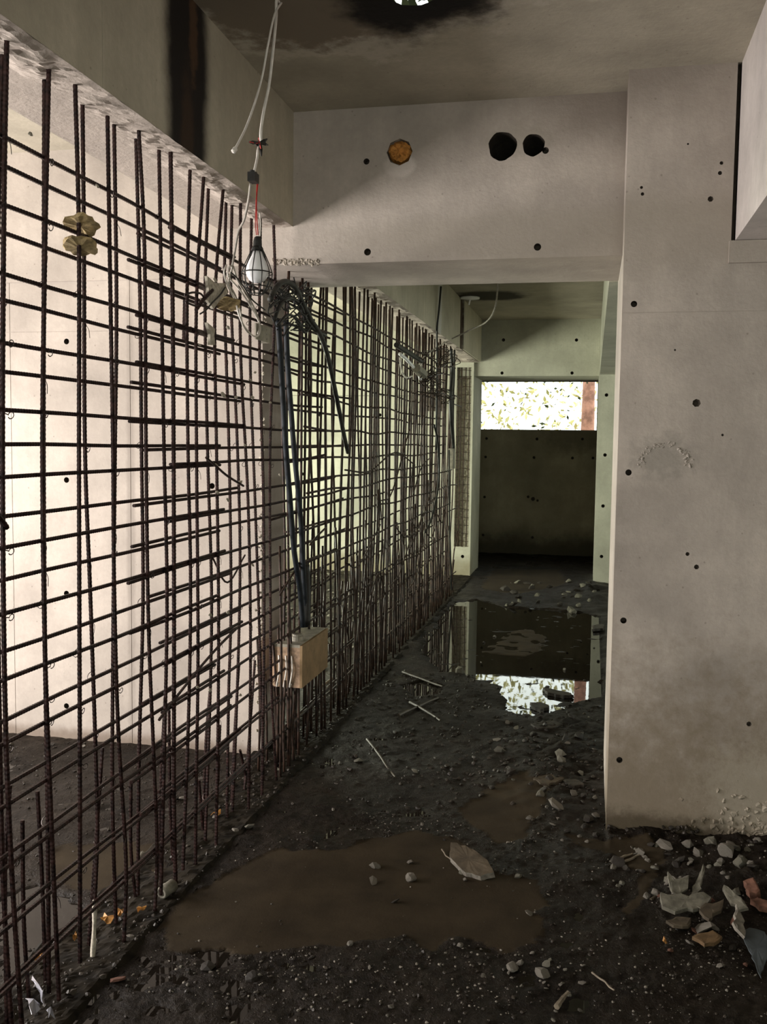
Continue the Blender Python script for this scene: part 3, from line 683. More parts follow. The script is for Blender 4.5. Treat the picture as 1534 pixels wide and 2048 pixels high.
# bars exposed in the recess of the far column
g3 = empty('column_reinforcement', (-1.51, 11.42, .36), 'narrow ladder of rusty bars exposed in the pale far column', 'rebar')
for x in (-1.585, -1.55, -1.50, -1.455): bar(g3, 'vertical_bar', [Vector((x, 11.36+rnd.uniform(-.02, .02), .36)), Vector((x+rnd.uniform(-.01, .01), 11.35, 1.4)), Vector((x+.006, 11.37, 2.52))], .0062, False, M['rebar_far'])
for j in range(22): bar(g3, 'stirrup', [Vector((-1.60, 11.375, .42+j*.097+rnd.uniform(-.01, .01))), Vector((-1.52, 11.335, .43+j*.097)), Vector((-1.43, 11.37, .42+j*.097+rnd.uniform(-.01, .01)))], .003, False, M['rebar_far'])
mb = MB()
for j in range(60):
    z = .37+j*.035; mb.lathe([(.001, -.02), (.012+rnd.random()*.012, 0), (.001, .025)], (-1.52+rnd.uniform(-.03, .05), 11.46, z), 6, (rnd.uniform(-1, 1), 0, 1))
mb.build('rough_concrete', M['pale_broken'], g3)['kind'] = 'stuff'

# ------------------------------------------------------------------ hanging caged bulb and its cables
XL = -1.06
LS = .85
def c_(x, y, d=0): return P(x, y, 'X', XL+d)
lamp = empty('caged_work_lamp', c_(515, 480), 'white bulb in a black wire cage hanging from a cable by the bars', 'lamp')
ctop = c_(560, -60); ctop.z = CZ+.0
q = [c_(553, 0), c_(552, 40), c_(545, 110), c_(538, 170), c_(528, 220), c_(522, 260), c_(522, 285)]; q = [Vector((q[0].x, q[0].y, CZ))]+q if q[0].z < CZ else [P(553, 0, 'X', XL).lerp(c_(552, 40), t) for t in (0,)] + q[1:]
for p in q: p.z = min(p.z, CZ+.002)
# the ceiling is just out of frame above: carry the cable up to it
q[0] = Vector((q[1].x, q[1].y+.03, CZ+.002))
MB().tube(smooth_path(q, 6), .0052, 8).build('cable', M['white_cable'], lamp, True)
MB().tube(smooth_path([q[0]+Vector((.006, .006, 0)), c_(549, 30, .01), c_(536, 90, .01), c_(525, 150), c_(510, 205), c_(492, 255), c_(470, 299)], 6), .0036, 8).build('loose_wire_end', M['white_cable'], lamp, True)
MB().lathe([(.004, -.008), (.0075, -.006), (.0075, .007), (.004, .010)], c_(469, 300), 10, (-.3, -.5, -.7)).build('wire_tip', M['white_cable'], lamp)
MB().tube(smooth_path([c_(522, 285), c_(516, 300), c_(514, 318), c_(508, 345)], 5), .0042, 8).build('cable', M['white_cable'], lamp, True)
tp = MB()
for dx, dy in ((-22, -2), (14, -8), (16, 4), (3, 26), (-8, 6)): tp.tube([c_(520, 286), c_(520+dx*.6, 286+dy*.5, .01), c_(520+dx, 286+dy, .0)], [.005, .006, .002], 5)
tp.build('tape', M['black'], lamp)
MB().tube([c_(500, 284, .01), c_(512, 287, .012), c_(520, 286, .01)], .0018, 5).tube([c_(517, 275, .01), c_(522, 300, .01)], .0018, 5).build('red_wire', M['red'], lamp)
pc = c_(507, 356)
mb = MB(); mb.box((pc.x-.012, pc.y-.022, pc.z-.014), (pc.x+.012, pc.y+.018, pc.z+.014)); mb.tube([pc+Vector((0, -.012, .012)), pc+Vector((0, -.012, .020))], .008, 8).tube([pc+Vector((0, .010, .012)), pc+Vector((0, .010, .020))], .008, 8); mb.build('plug', M['black'], lamp)
MB().tube(smooth_path([c_(516, 365), c_(513, 400), c_(514, 440), c_(516, 470)], 6), .0021, 6).tube(smooth_path([c_(514, 367), c_(512, 410), c_(511, 450), c_(513, 470)], 6), .0016, 6).build('red_wire', M['red'], lamp, True)
MB().tube(smooth_path([c_(520, 425), c_(521, 450), c_(520, 472)], 6), .0025, 6).build('wire', M['white_cable'], lamp, True)
sk = c_(515, 488); ax = Vector((.0, .03, 1)).normalized()
MB().lathe([(.006*LS, .028*LS), (.012*LS, .024*LS), (.016*LS, .010*LS), (.017*LS, -.008*LS), (.0225*LS, -.018*LS), (.0225*LS, -.024*LS), (.016*LS, -.028*LS)][::-1], sk, 18, ax).build('socket', M['black'], lamp)
bc = sk-ax*.024
MB().lathe([(.002*LS, -.118*LS), (.016*LS, -.115*LS), (.030*LS, -.106*LS), (.039*LS, -.092*LS), (.043*LS, -.076*LS), (.041*LS, -.058*LS), (.033*LS, -.038*LS), (.023*LS, -.018*LS), (.017*LS, 0*LS)], bc, 26, ax).build('bulb', M['bulb'], lamp, True)
cg = MB()
rw = [(.021*LS, .006*LS), (.030*LS, -.012*LS), (.046*LS, -.048*LS), (.057*LS, -.080*LS), (.053*LS, -.112*LS), (.040*LS, -.140*LS), (.022*LS, -.158*LS)]
u = ax.orthogonal().normalized(); v = ax.cross(u)
for k in range(10):
    a = 2*math.pi*k/10+.2; d = u*math.cos(a)+v*math.sin(a)
    cg.tube([bc+ax*h+d*r for r, h in rw], .0017, 5)
for r, h in ((.057*LS, -.080*LS), (.022*LS, -.158*LS), (.022*LS, .004*LS), (.046*LS, -.132*LS)): cg.tube([bc+ax*h+(u*math.cos(a)+v*math.sin(a))*r for a in [2*math.pi*k/20 for k in range(21)]], .0019, 5)
cg.build('wire_cage', M['black'], lamp)
hp = bc+ax*(-.073); MB().tube([hp+Vector((0, .047, 0)), hp+Vector((0, .063, -.006)), hp+Vector((0, .067, -.014))], [.003, .006, .003], 6).build('cage_clasp', M['black'], lamp)
# grey cable from the plug, and the loops tied to the bars
cb = empty('cable_hank', P(455, 560, 'X', XM+.03), 'grey cable drooping in loops over the bars left of the bulb', 'cable')
g_ = lambda x, y, d=.03: P(x, y, 'X', XM+d)
def seg_(pts, r, m='grey_cable', nm='cable_loop', par=None):
    return MB().tube(smooth_path([g_(*p) for p in pts], 6), r, 8).build(nm, M[m], par or cb, True)
seg_([(501, 368, .34), (497, 400, .31), (488, 440, .24), (477, 462, .16), (470, 500, .08), (463, 540), (458, 560), (460, 580)], .0042)
seg_([(453, 530), (448, 545), (455, 570), (470, 600), (478, 630), (490, 655), (507, 672), (518, 668), (518, 645), (500, 610), (480, 580), (462, 560), (455, 548), (460, 532), (468, 540)], .0036, 'white_cable')
seg_([(466, 532), (475, 560), (490, 585), (500, 600), (512, 625), (519, 650), (516, 668)], .0042)
seg_([(455, 565), (470, 590), (480, 620), (484, 645), (492, 660), (500, 668)], .0040)
seg_([(462, 545, .04), (474, 556, .04), (488, 574, .04), (505, 600, .04), (530, 620, .03)], .0030, 'black')
seg_([(450, 575), (440, 590), (425, 605), (412, 620), (400, 628)], .0030, 'black')
# perforated mounting plate behind the loops
pl = empty('mounting_plate', P(515, 668, 'X', XM-.02), 'small perforated metal plate wired to the bars behind the cable loops', 'plate')
a = P(506, 645, 'X', XM+.012); b = P(540, 688, 'X', XM+.012)
y0_, y1_ = min(a.y, b.y)+.01, max(a.y, b.y)-.03
po = MB().box((XM+.016, y0_, b.z), (XM+.022, y1_, a.z)).build('plate', M['plate'], None)
cu = MB()
for dy in (.25, .75):
    for dz in (.2, .5, .8): cu.lathe([(.0045, -.03), (.0045, .03)], (XM+.019, y0_+(y1_-y0_)*dy, b.z+(a.z-b.z)*dz), 8, (1, 0, 0))
bool_cut(po, cu, HOLE); po.parent = pl; po.location = -pl.location
MB().box((XM-.03, y1_, b.z), (XM+.022, y1_+.005, a.z)).build('flange', M['plate'], pl)

# thick dark conduit falling across the bars, and the pair running down to the box
cdt = empty('loose_conduit', g_(640, 690), 'thick dark conduit bent over the bars and hanging down behind the lintel', 'conduit')
MB().tube(smooth_path([g_(540, 600, .06), g_(552, 575, .06), g_(570, 563, .06), g_(590, 575, .06), g_(605, 605, .06), g_(622, 640, .06), g_(640, 668, .06), g_(655, 710, .06), g_(668, 770, .06), g_(680, 830, .06), g_(690, 880, .06), g_(696, 905, .06)], 6), .0125, 10).build('hose', M['dusty'], cdt, True)
MB().tube(smooth_path([g_(548, 640, .05), g_(560, 610, .05), g_(580, 596, .05), g_(600, 610, .05), g_(612, 640, .05), g_(630, 660, .05), g_(650, 670, .05)], 6), .010, 8).build('hose', M['black'], cdt, True)
MB().tube(smooth_path([g_(556, 650, .055), g_(575, 630, .055), g_(596, 640, .055), g_(610, 665, .055), g_(628, 640, .055)], 6), .0065, 8).build('hose', M['black'], cdt, True)
dc = empty('down_cables', g_(585, 900), 'pair of blue-black cables running down the bars into the wooden box', 'cable')
MB().tube(smooth_path([g_(556, 640), g_(560, 700), g_(566, 800), g_(572, 900), g_(580, 1000), g_(588, 1100), g_(600, 1180), g_(606, 1253)], 6), .0135, 10).build('cable', M['blue'], dc, True)
MB().tube(smooth_path([g_(572, 640), g_(575, 720), g_(582, 820), g_(590, 920), g_(600, 1020), g_(605, 1110), g_(610, 1200), g_(612, 1253)], 6), .0130, 10).build('cable', M['blue'], dc, True)
MB().tube(smooth_path([g_(610, 1130), g_(612, 1180), g_(611, 1250)], 6), .024, 10).build('sleeve', M['black'], dc, True)

wt = empty('wire_tangle', g_(590, 610), 'matted dark wires hooked over the bars under the left end of the lintel', 'cable')
mb = MB()
for i in range(34):
    x, y = rnd.uniform(552, 612), rnd.uniform(572, 655)
    mb.tube(smooth_path([g_(x+rnd.uniform(-24, 24), y+rnd.uniform(-18, 18), rnd.uniform(.02, .07)) for _ in range(4)], 4), .0032, 5)
mb.build('wires', M['black'], wt, True)['kind'] = 'stuff'
# wooden box wired to the bars
bxl = g_(612, 1315, .03)
box_ = empty('junction_box', bxl, 'plywood-faced box with wires hanging at its end, fixed low on the bars', 'box')
A = P(602, 1290, 'X', -1.345); B = P(653, 1256, 'X', -1.345); C1 = P(597, 1378, 'X', -1.345); D = P(649, 1335, 'X', -1.345)
y0, y1 = (A.y+C1.y)/2, (B.y+D.y)/2; zt, zb = (A.z+B.z)/2, (C1.z+D.z)/2
x1, x0 = -1.345, -1.475
MB().box((x1, y0, zb), (x1+.012, y1, zt)).build('front_panel', M['plywood'], box_)
MB().box((x0, y0, zb), (x1, y0+.012, zt-.01)).build('side_panel', M['plywood_edge'], box_)
MB().box((x0, y1-.012, zb), (x1, y1, zt-.01)).build('side_panel', M['plywood_edge'], box_)
MB().box((x0-.012, y0+.012, zb), (x0, y1-.012, zt)).build('back_panel', M['plywood_edge'], box_)
MB().box((x0, y0+.0, zt-.01), (x1, y1, zt+.004)).build('lid', M['plate'], box_)
MB().box((x0, y0+.012, zb), (x1, y1-.012, zb+.012)).build('bottom_panel', M['plywood_edge'], box_)
MB().lathe([(.030, 0), (.030, .022), (.024, .024), (.024, .034)], ((x0+x1)/2+.02, y0+.10, zt+.004), 16).build('cable_gland', M['plate'], box_)
for dx in (.025, .06, .09):
    MB().tube(smooth_path([(x0+dx, y0-.004, zt-.05), (x0+dx+.006, y0-.012, zt-.12), (x0+dx-.008, y0-.010, zt-.2), (x0+dx, y0-.006, zb+.02)], 5), .0035, 6).build('tape_strip', M['white_cable'], box_, True)
# far cables
fc = empty('switch_cable', P(904, 800, 'X', -1.36), 'black cable with a grey pull switch hanging by the far pale column', 'cable')
h_ = lambda x, y, X=-1.36: P(x, y, 'X', X)
MB().tube(smooth_path([h_(902, 698), h_(904, 740), h_(901, 790), h_(902, 840), h_(906, 880), h_(907, 897)], 6), .016, 8).build('cable', M['black'], fc, True)
MB().tube(smooth_path([h_(909, 700), h_(908, 760), h_(905, 820), h_(908, 890)], 6), .010, 8).build('cable', M['black'], fc, True)
a = h_(902, 897); b = h_(912, 936); MB().box((a.x-.03, a.y, b.z), (a.x+.02, a.y+.16, a.z)).build('switch_body', M['plate'], fc)
MB().tube([h_(898, 900), h_(899, 1050), h_(903, 1180)], .008, 6).build('lower_cable', M['black'], fc)
tag(MB().tube(smooth_path([P(882, 573, 'X', -1.30), P(878, 620, 'X', -1.31), P(874, 660, 'X', -1.33), P(874, 720, 'X', -1.36), P(872, 900, 'X', -1.38)], 6), .0085, 6).build('hanging_cord', M['black'], None, True), 'thin black cord hanging down the face of the far beam', 'cord')
a = P(996, 575, 'Y', 8.2); a.z = CZ
q = [a, P(993, 600, 'Y', 8.3), P(985, 628, 'Y', 8.5), P(972, 644, 'Y', 8.7), P(958, 652, 'Y', 8.9), P(930, 665, 'Y', 9.0), P(890, 685, 'Y', 9.0), P(850, 712, 'X', -1.36), P(842, 735, 'X', -1.37)]
tag(MB().tube(smooth_path(q, 6), .0075, 6).build('sagging_cable', M['grey_cable'], None, True), 'pale cable sagging from the far ceiling across to the bars', 'cable')
tube_ = empty('tube_lamp', P(825, 725, 'X', -1.36), 'small tube lamp head caught among the far bars', 'lamp')
f_ = lambda x, y, d=0: P(x, y, 'X', -1.36+d)
MB().tube(smooth_path([f_(800, 708), f_(812, 718), f_(825, 732), f_(836, 745), f_(841, 759)], 5), .013, 8).build('tube', M['bulb'], tube_, True)
MB().tube([f_(832, 736, .02), f_(846, 748, .02)], [.035, .04], 10).build('housing', M['plate'], tube_)
MB().tube([f_(793, 690, .01), f_(815, 704, .01), f_(843, 722, .01)], .02, 8).build('bracket', M['dusty'], tube_)
MB().tube(smooth_path([f_(800, 715), f_(803, 740), f_(812, 755), f_(825, 752)], 5), .006, 6).build('lead', M['white_cable'], tube_, True)
tag(MB().tube(smooth_path([P(868, 850, 'X', -1.33), P(875, 880, 'X', -1.33), P(878, 940, 'X', -1.33), P(874, 990, 'X', -1.33), P(862, 1040, 'X', -1.34), P(850, 1065, 'X', -1.36)], 6), .009, 6).build('bent_hose', M['black'], None, True), 'black hose bowed out at the far end of the bars', 'hose')
# tangle of thin cable at the top of the far bars
tg = empty('cable_tangle', P(875, 740, 'X', -1.37), 'tangle of thin dark wire high at the far end of the bars', 'cable')
mb = MB()
for i in range(26):
    x, y = rnd.uniform(845, 905), rnd.uniform(705, 800)
    mb.tube(smooth_path([f_(x+rnd.uniform(-20, 20), y+rnd.uniform(-14, 14), rnd.uniform(-.03, .05)) for _ in range(5)], 3), .0045, 4)
mb.build('wires', M['rebar_far'], tg)['kind'] = 'stuff'
# drip lamp fitting in the far ceiling hole
cc = Vector((-1.24, 9.62, CZ-.02)); fit = empty('ceiling_fitting', cc, 'shallow white ceiling fitting with a short stem in the stained far ceiling', 'ceiling fitting')
MB().lathe([(.10, .02), (.095, .004), (.03, -.004), (.002, -.006)][::-1], cc, 20).build('dish', M['bulb'], fit, True)
MB().tube([cc+Vector((0, 0, -.004)), cc+Vector((-.01, 0, -.055))], .008, 8).build('stem', M['bulb'], fit)

# ------------------------------------------------------------------ rubble
big_stones = [(750, 1730, .05, 'stone', 'pale concrete lump, the upper of the pair on the brown silt'), (746, 1760, .055, 'stone', 'pale concrete lump, the lower of the pair on the brown silt'),
 (822, 1757, .060, 'stone', 'knobbly grey lump right of the pale pair on the silt'), (820, 1722, .03, 'stone', 'small pinkish lump above the knobbly grey one'), (790, 1800, .03, 'stone_dark', 'dark pebble cluster below the pale pair'),
 (922, 1742, .03, 'stone_green', 'small squarish stone under the broken shard'), (930, 1757, .025, 'stone', 'small pebble below the broken shard'), (1036, 1752, .03, 'stone_green', 'upright little stone at the right rim of the silt'),
 (1058, 1825, .045, 'stone', 'pale stone on the right tip of the silt'), (700, 1885, .025, 'stone', 'narrow white chip standing at the lower rim of the silt'), (920, 1890, .025, 'stone', 'narrow pale chip below the middle of the silt'),
 (1025, 1930, .05, 'stone', 'rounded pebble leading the row at the bottom of the picture'), (1085, 1945, .05, 'stone', 'white pebble in the row at the bottom of the picture'), (1115, 1620, .085, 'stone', 'grey lump at the right rim of the second silt patch'),
 (1060, 1635, .045, 'stone', 'pale stone on the second silt patch'), (1175, 1640, .06, 'stone_dark', 'brown lump beside the wall corner'), (1120, 1515, .07, 'stone_green', 'greenish lump in the rubble before the puddle'),
 (1330, 1703, .07, 'stone', 'round grey stone at the foot of the wall'), (1398, 1712, .06, 'stone', 'pale angular stone at the foot of the wall'), (1452, 1728, .085, 'stone', 'large pale lump below the crumbling wall foot'),
 (1375, 1700, .05, 'stone', 'bluish grey stone left of the pale angular one'), (1280, 1708, .05, 'stone', 'grey stone near the wall corner'), (1405, 1860, .075, 'stone', 'pale shell-shaped chunk below the plates'),
 (1480, 1750, .07, 'stone_green', 'greyish chunk right of the large pale lump'), (1505, 1765, .06, 'stone_dark', 'dark chunk at the edge of the rubble'), (330, 1776, .05, 'stone_green', 'mossy lump on the kerb by a bar foot'),
 (415, 1930, .06, 'stone_dark', 'dull olive stone on the mud near the kerb'), (505, 1950, .045, 'stone_dark', 'brown stone right of the olive one'), (1085, 1590, .05, 'stone_dark', 'dark lump above the second silt patch'),
 (716, 1520, .06, 'stone_green', 'flat pale lump beside the kerb'), (830, 1545, .04, 'stone_green', 'small square stone in the shallow water'), (237, 1955, .05, 'brick', 'orange brick crumb by the kerb'),
 (1166, 1180, .10, 'stone_green', 'pale lump before the far right pier'), (920, 1342, .10, 'stone_green', 'pale crumpled lump at the left rim of the puddle'), (500, 1655, .06, 'stone_green', 'mossy stone on the near kerb'), (470, 1660, .05, 'stone', 'grey stone on the near kerb')]
for x, y, s, k, lab in big_stones:
    p = P(x, y, 'Z', .015); place(k, p.x, p.y, s, lab, None, sink=.25)
def scatter(n, region, size, kinds, label, group, name='concrete_chunk'):
    c = 0
    while c < n:
        x = rnd.uniform(region[0], region[2]); y = rnd.uniform(region[1], region[3]); p = P(x, y, 'Z', .01)
        if p.x < -1.3 and region[0] > 300: continue
        if p.y > 3.9 and p.x > .08: continue
        place(rnd.choice(kinds), p.x, p.y, rnd.uniform(*size)*rnd.choice((.6, .8, 1, 1)), label, group, name); c += 1
scatter(58, (1225, 1690, 1534, 1800), (.025, .06), ['stone', 'stone_green', 'stone_dark', 'stone'], 'small broken chunk in the rubble heap under the right wall', 'rubble under the right wall')
scatter(16, (1300, 1790, 1534, 1960), (.02, .05), ['stone', 'brick', 'stone_dark'], 'small dull chunk on the mud below the rubble heap', 'chunks below the heap')
scatter(38, (980, 1430, 1205, 1600), (.03, .075), ['stone_dark', 'stone_green', 'stone', 'stone_dark'], 'muddy chunk in the rubble strip before the puddle', 'rubble strip before the puddle')
scatter(24, (1000, 1890, 1180, 2040), (.012, .032), ['stone', 'stone_green'], 'small pale pebble strewn at the bottom of the picture', 'pale pebbles')
scatter(20, (300, 1915, 980, 2045), (.012, .03), ['stone_dark', 'stone_green', 'stone'], 'small pebble in the near mud', 'pebbles in the near mud')
scatter(16, (1090, 1590, 1210, 1690), (.02, .05), ['stone', 'stone_dark'], 'grey chunk beside the corner of the right wall', 'chunks by the wall corner')
scatter(30, (1010, 1165, 1200, 1225), (.05, .14), ['stone_green', 'stone_dark'], 'flat chunk in the far rubble before the right pier', 'far rubble')
scatter(8, (620, 1560, 930, 1680), (.012, .03), ['stone', 'stone_dark'], 'tiny stone on the dark mud in mid corridor', 'mid corridor stones')
scatter(12, (860, 1200, 1200, 1380), (.02, .05), ['stone_dark', 'stone'], 'small stone breaking the surface of the puddle', 'stones in the puddle')
for i in range(18):   # kerb stones and left-room rubble
    y = rnd.uniform(1.95, 4.4); x = rnd.uniform(-1.75, -1.34)
    place(rnd.choice(['stone_dark', 'stone_green', 'stone']), x, y, rnd.uniform(.02, .05), 'small chunk lying along the kerb between the bars', 'kerb chunks')
for i in range(10):
    y = rnd.uniform(3.6, 4.45); x = rnd.uniform(-3.0, -1.7)
    place(rnd.choice(['stone_dark', 'stone']), x, y, rnd.uniform(.02, .045), 'small chunk on the wet floor behind the near bars', 'chunks behind the bars')
for i in range(14):
    y = rnd.uniform(6.5, 11.2); x = rnd.uniform(-3.6, -1.7)
    place(rnd.choice(['stone_green', 'stone']), x, y, rnd.uniform(.04, .12), 'pale chunk on the floor behind the far bars', 'chunks behind the far bars')
# plates and slabs
plate('concrete_shard', [(903, 1697), (925, 1703), (955, 1715), (975, 1728), (985, 1744), (960, 1746), (930, 1738), (910, 1725), (900, 1712)], .035, .022, M['slab_brown'], 'leaf-shaped broken shard with a white rough edge on the silt', 'shard', (.30, -.12), .005, rim=M['stone'])
plate('flat_slab', [(1065, 1560), (1080, 1550), (1115, 1550), (1128, 1560), (1100, 1572), (1080, 1570)], .02, .018, M['slab_brown'], 'flat brown slab lying on the upper rim of the second silt patch', 'slab')
plate('flat_slab', [(1125, 1562), (1150, 1560), (1170, 1572), (1140, 1574)], .02, .014, M['stone_dark'], 'smaller dark slab right of the flat brown one', 'slab')
plate('plaster_plate', [(1335, 1758), (1345, 1765), (1372, 1762), (1374, 1775), (1362, 1783), (1345, 1778)], .07, .010, M['stone_green'], 'grey-green plaster plate standing left in the heap', 'plaster', (.5, .1))
plate('plaster_plate', [(1378, 1785), (1382, 1770), (1400, 1756), (1412, 1750), (1400, 1775)], .07, .010, M['stone_green'], 'pointed grey-green plaster piece right of the standing plate', 'plaster', (.4, -.2))
plate('plaster_plate', [(1322, 1793), (1345, 1795), (1375, 1797), (1405, 1793), (1420, 1800), (1412, 1818), (1385, 1815), (1350, 1816), (1328, 1812)], .05, .014, M['stone_green'], 'long grey-green plate with a broken front edge', 'plaster', (.25, 0), .007)
plate('plaster_plate', [(1448, 1780), (1462, 1785), (1480, 1800), (1495, 1813), (1478, 1812), (1458, 1802), (1450, 1792)], .07, .010, M['stone_green'], 'pointed oval plaster piece at the right of the heap', 'plaster', (.35, -.2))
plate('plaster_plate', [(1466, 1820), (1478, 1830), (1490, 1850), (1496, 1868), (1480, 1862), (1466, 1850)], .055, .010, M['stone'], 'pale upright flake below the pointed oval piece', 'plaster', (.2, .4))
plate('plaster_plate', [(1400, 1815), (1425, 1812), (1450, 1808), (1440, 1822), (1415, 1835), (1405, 1830)], .05, .012, M['slab_brown'], 'reddish brown plate between the long plate and the oval piece', 'plaster', (.2, 0))
plate('tile_piece', [(1385, 1875), (1400, 1870), (1425, 1868), (1442, 1876), (1432, 1888), (1405, 1888)], .03, .012, simple('ochre_tile', (.13, .08, .038), .6), 'ochre curved piece beneath the shell-shaped chunk', 'tile', (.1, 0))
plate('tile_piece', [(1335, 1843), (1355, 1838), (1385, 1842), (1378, 1853), (1345, 1852)], .03, .010, M['slab_brown'], 'thin brown plate below the long grey-green one', 'tile', (.15, 0))
plate('brick_piece', [(1488, 1768), (1505, 1765), (1518, 1778), (1515, 1790), (1498, 1788)], .06, .025, M['brick'], 'red brick piece at the right side of the heap', 'brick', (.2, -.2))
plate('brick_piece', [(1500, 1803), (1520, 1803), (1545, 1810), (1545, 1820), (1515, 1814)], .05, .020, M['brick'], 'long red brick splinter below the brick piece', 'brick', (.1, -.1))
plate('plastic_sheet', [(1482, 1870), (1500, 1862), (1530, 1870), (1545, 1890), (1530, 1925), (1520, 1945), (1508, 1920), (1495, 1895)], .03, .003, M['bluegrey'], 'blue-grey plastic sheet lying at the edge of the rubble', 'sheet', (.1, 0), .004)
plate('board_scrap', [(1085, 1378), (1100, 1380), (1140, 1388), (1148, 1393), (1125, 1394), (1095, 1388)], .012, .02, M['stone_dark'], 'dark scrap of board floating in the window reflection', 'board')
plate('board_scrap', [(1060, 1408), (1085, 1408), (1100, 1416), (1080, 1422), (1065, 1416)], .012, .02, M['stone_dark'], 'short dark scrap below the floating board', 'board')
plate('board_scrap', [(1060, 1450), (1100, 1444), (1130, 1450), (1110, 1458), (1075, 1460)], .02, .02, M['stone_dark'], 'dark slab at the near edge of the puddle', 'board')
plate('board_scrap', [(1185, 1252), (1208, 1250), (1208, 1258), (1188, 1260)], .02, .02, M['stone_dark'], 'black scrap at the right rim of the puddle', 'board')
# sticks
for a, b, r, m, lab in (((735, 1478), (790, 1556), .007, 'wood', 'thin stick lying alone on the dark mud left of centre'), ((820, 1405), (882, 1442), .010, 'wood', 'split stick pointing at the small pool'), ((798, 1432), (876, 1396), .009, 'wood', 'stick crossing the split one'),
        ((806, 1345), (886, 1374), .010, 'wood', 'long pale stick behind the small pool'), ((1186, 1946), (1229, 1983), .0035, 'straw', 'thin straw on the near mud'), ((1112, 2014), (1134, 1986), .009, 'straw', 'short pale splinter at the bottom of the picture'),
        ((883, 1700), (902, 1722), .003, 'straw', 'fine twig leaning on the broken shard'), ((1230, 1718), (1265, 1708), .006, 'straw', 'pale twig near the wall corner'), ((1245, 1725), (1280, 1712), .006, 'straw', 'second pale twig near the wall corner'),
        ((1375, 1790), (1408, 1745), .006, 'straw', 'twig poking out of the plaster plates'), ((1410, 1822), (1450, 1808), .006, 'straw', 'pale twig across the brown plate'), ((1300, 1800), (1330, 1780), .006, 'wood', 'brown twig left of the long plate'),
        ((1340, 1860), (1400, 1838), .004, 'wood', 'thin twig below the long plate'), ((1180, 1505), (1200, 1498), .006, 'wood', 'twig against the wall end')):
    stick('stick', a, b, r, M[m], lab)
for a, b, r, lab in (((650, 1280), (710, 1350), .008, 'pale slat leaning in the far bars behind the box'), ((680, 1180), (735, 1330), .007, 'pale slat leaning upright in the far bars'), ((640, 1375), (668, 1355), .009, 'short pale slat low beside the box')):
    p = P(*a, 'X', XB-.12); q_ = P(*b, 'X', XB-.05); q_.z = max(q_.z, .02)
    tag(MB().tube([p, p.lerp(q_, .5), q_], r, 5).build('leaning_slat', M['straw']), lab, 'slat')
# dry leaves and plastic by the kerb
def leafy(x, y, s, lab, m='leaf', nm='dry_leaf', cat='leaf'):
    c = P(x, y, 'Z', .035); mb = MB(); n = 12
    for k in range(n):
        a = 2*math.pi*k/n; r = s*(1 if k % 2 else .86)*rnd.uniform(.75, 1.1)*(.55+.45*abs(math.cos(a*1.0+s*90))); mb.v.append((c.x+r*math.cos(a)*.7, c.y+r*math.sin(a), c.z+rnd.uniform(-.008, .016)))
    mb.v.append((c.x, c.y, c.z+.010)); mb.f = [(k, (k+1) % n, n) for k in range(n)]
    o = mb.build(nm, M[m]); md = o.modifiers.new('s', 'SOLIDIFY'); md.thickness = .0012; return tag(o, lab, cat)
leafy(215, 1838, .035, 'orange leaf behind a bar foot at the near kerb'); leafy(242, 1825, .028, 'bright orange leaf just right of the first one'); leafy(284, 1820, .024, 'small yellow-orange leaf on the kerb edge')
leafy(433, 1627, .030, 'orange leaf behind the kerb in mid grid'); leafy(150, 1875, .014, 'tiny yellow leaf behind the near bars')
leafy(80, 1915, .030, 'brown leaf behind the nearest bars'); leafy(1330, 1885, .014, 'small ochre leaf on the mud')
for i, (pts, lab) in enumerate((([(60, 1955), (72, 1972), (88, 1995), (88, 2015), (82, 1992)], 'bright shiny strip of plastic film behind the nearest bars'), ([(90, 2018), (108, 2030), (110, 2038), (98, 2032)], 'small shiny plastic strip below the long one'), ([(55, 2000), (75, 2005), (80, 2020), (62, 2024)], 'crumpled clear plastic beside the shiny strip'))):
    q = [P(x, y, 'Z', .05+.015*math.sin(k*2+i)) for k, (x, y) in enumerate(pts)]; q = [Vector((p.x, p.y, p.z)) for p in q]
    q = [a_.lerp(b_, t)+Vector((rnd.uniform(-.005, .005), rnd.uniform(-.005, .005), rnd.uniform(-.01, .014))) for a_, b_ in zip(q, q[1:]+q[:1]) for t in (0, .33, .66)]
    mb = MB(); n = len(q); c = sum(q, Vector())/n+Vector((0, 0, .02)); mb.v = [tuple(p) for p in q]+[tuple(c)]; mb.f = [(k, (k+1) % n, n) for k in range(n)]
    o = mb.build('plastic_scrap', M['plastic']); md = o.modifiers.new('s', 'SOLIDIFY'); md.thickness = .001; tag(o, lab, 'plastic')
# pipe stub cast in the kerb
c = P(335, 1778, 'Z', .04); ps = empty('pipe_stub', c, 'short cast pipe stub with a dark open end on the kerb', 'pipe')
mb = MB(); mb.lathe([(.022, .03), (.022, -.03), (.014, -.032), (.013, .01)], c, 14, (.3, 1, .1)); mb.build('pipe', M['stone_green'], ps, True)

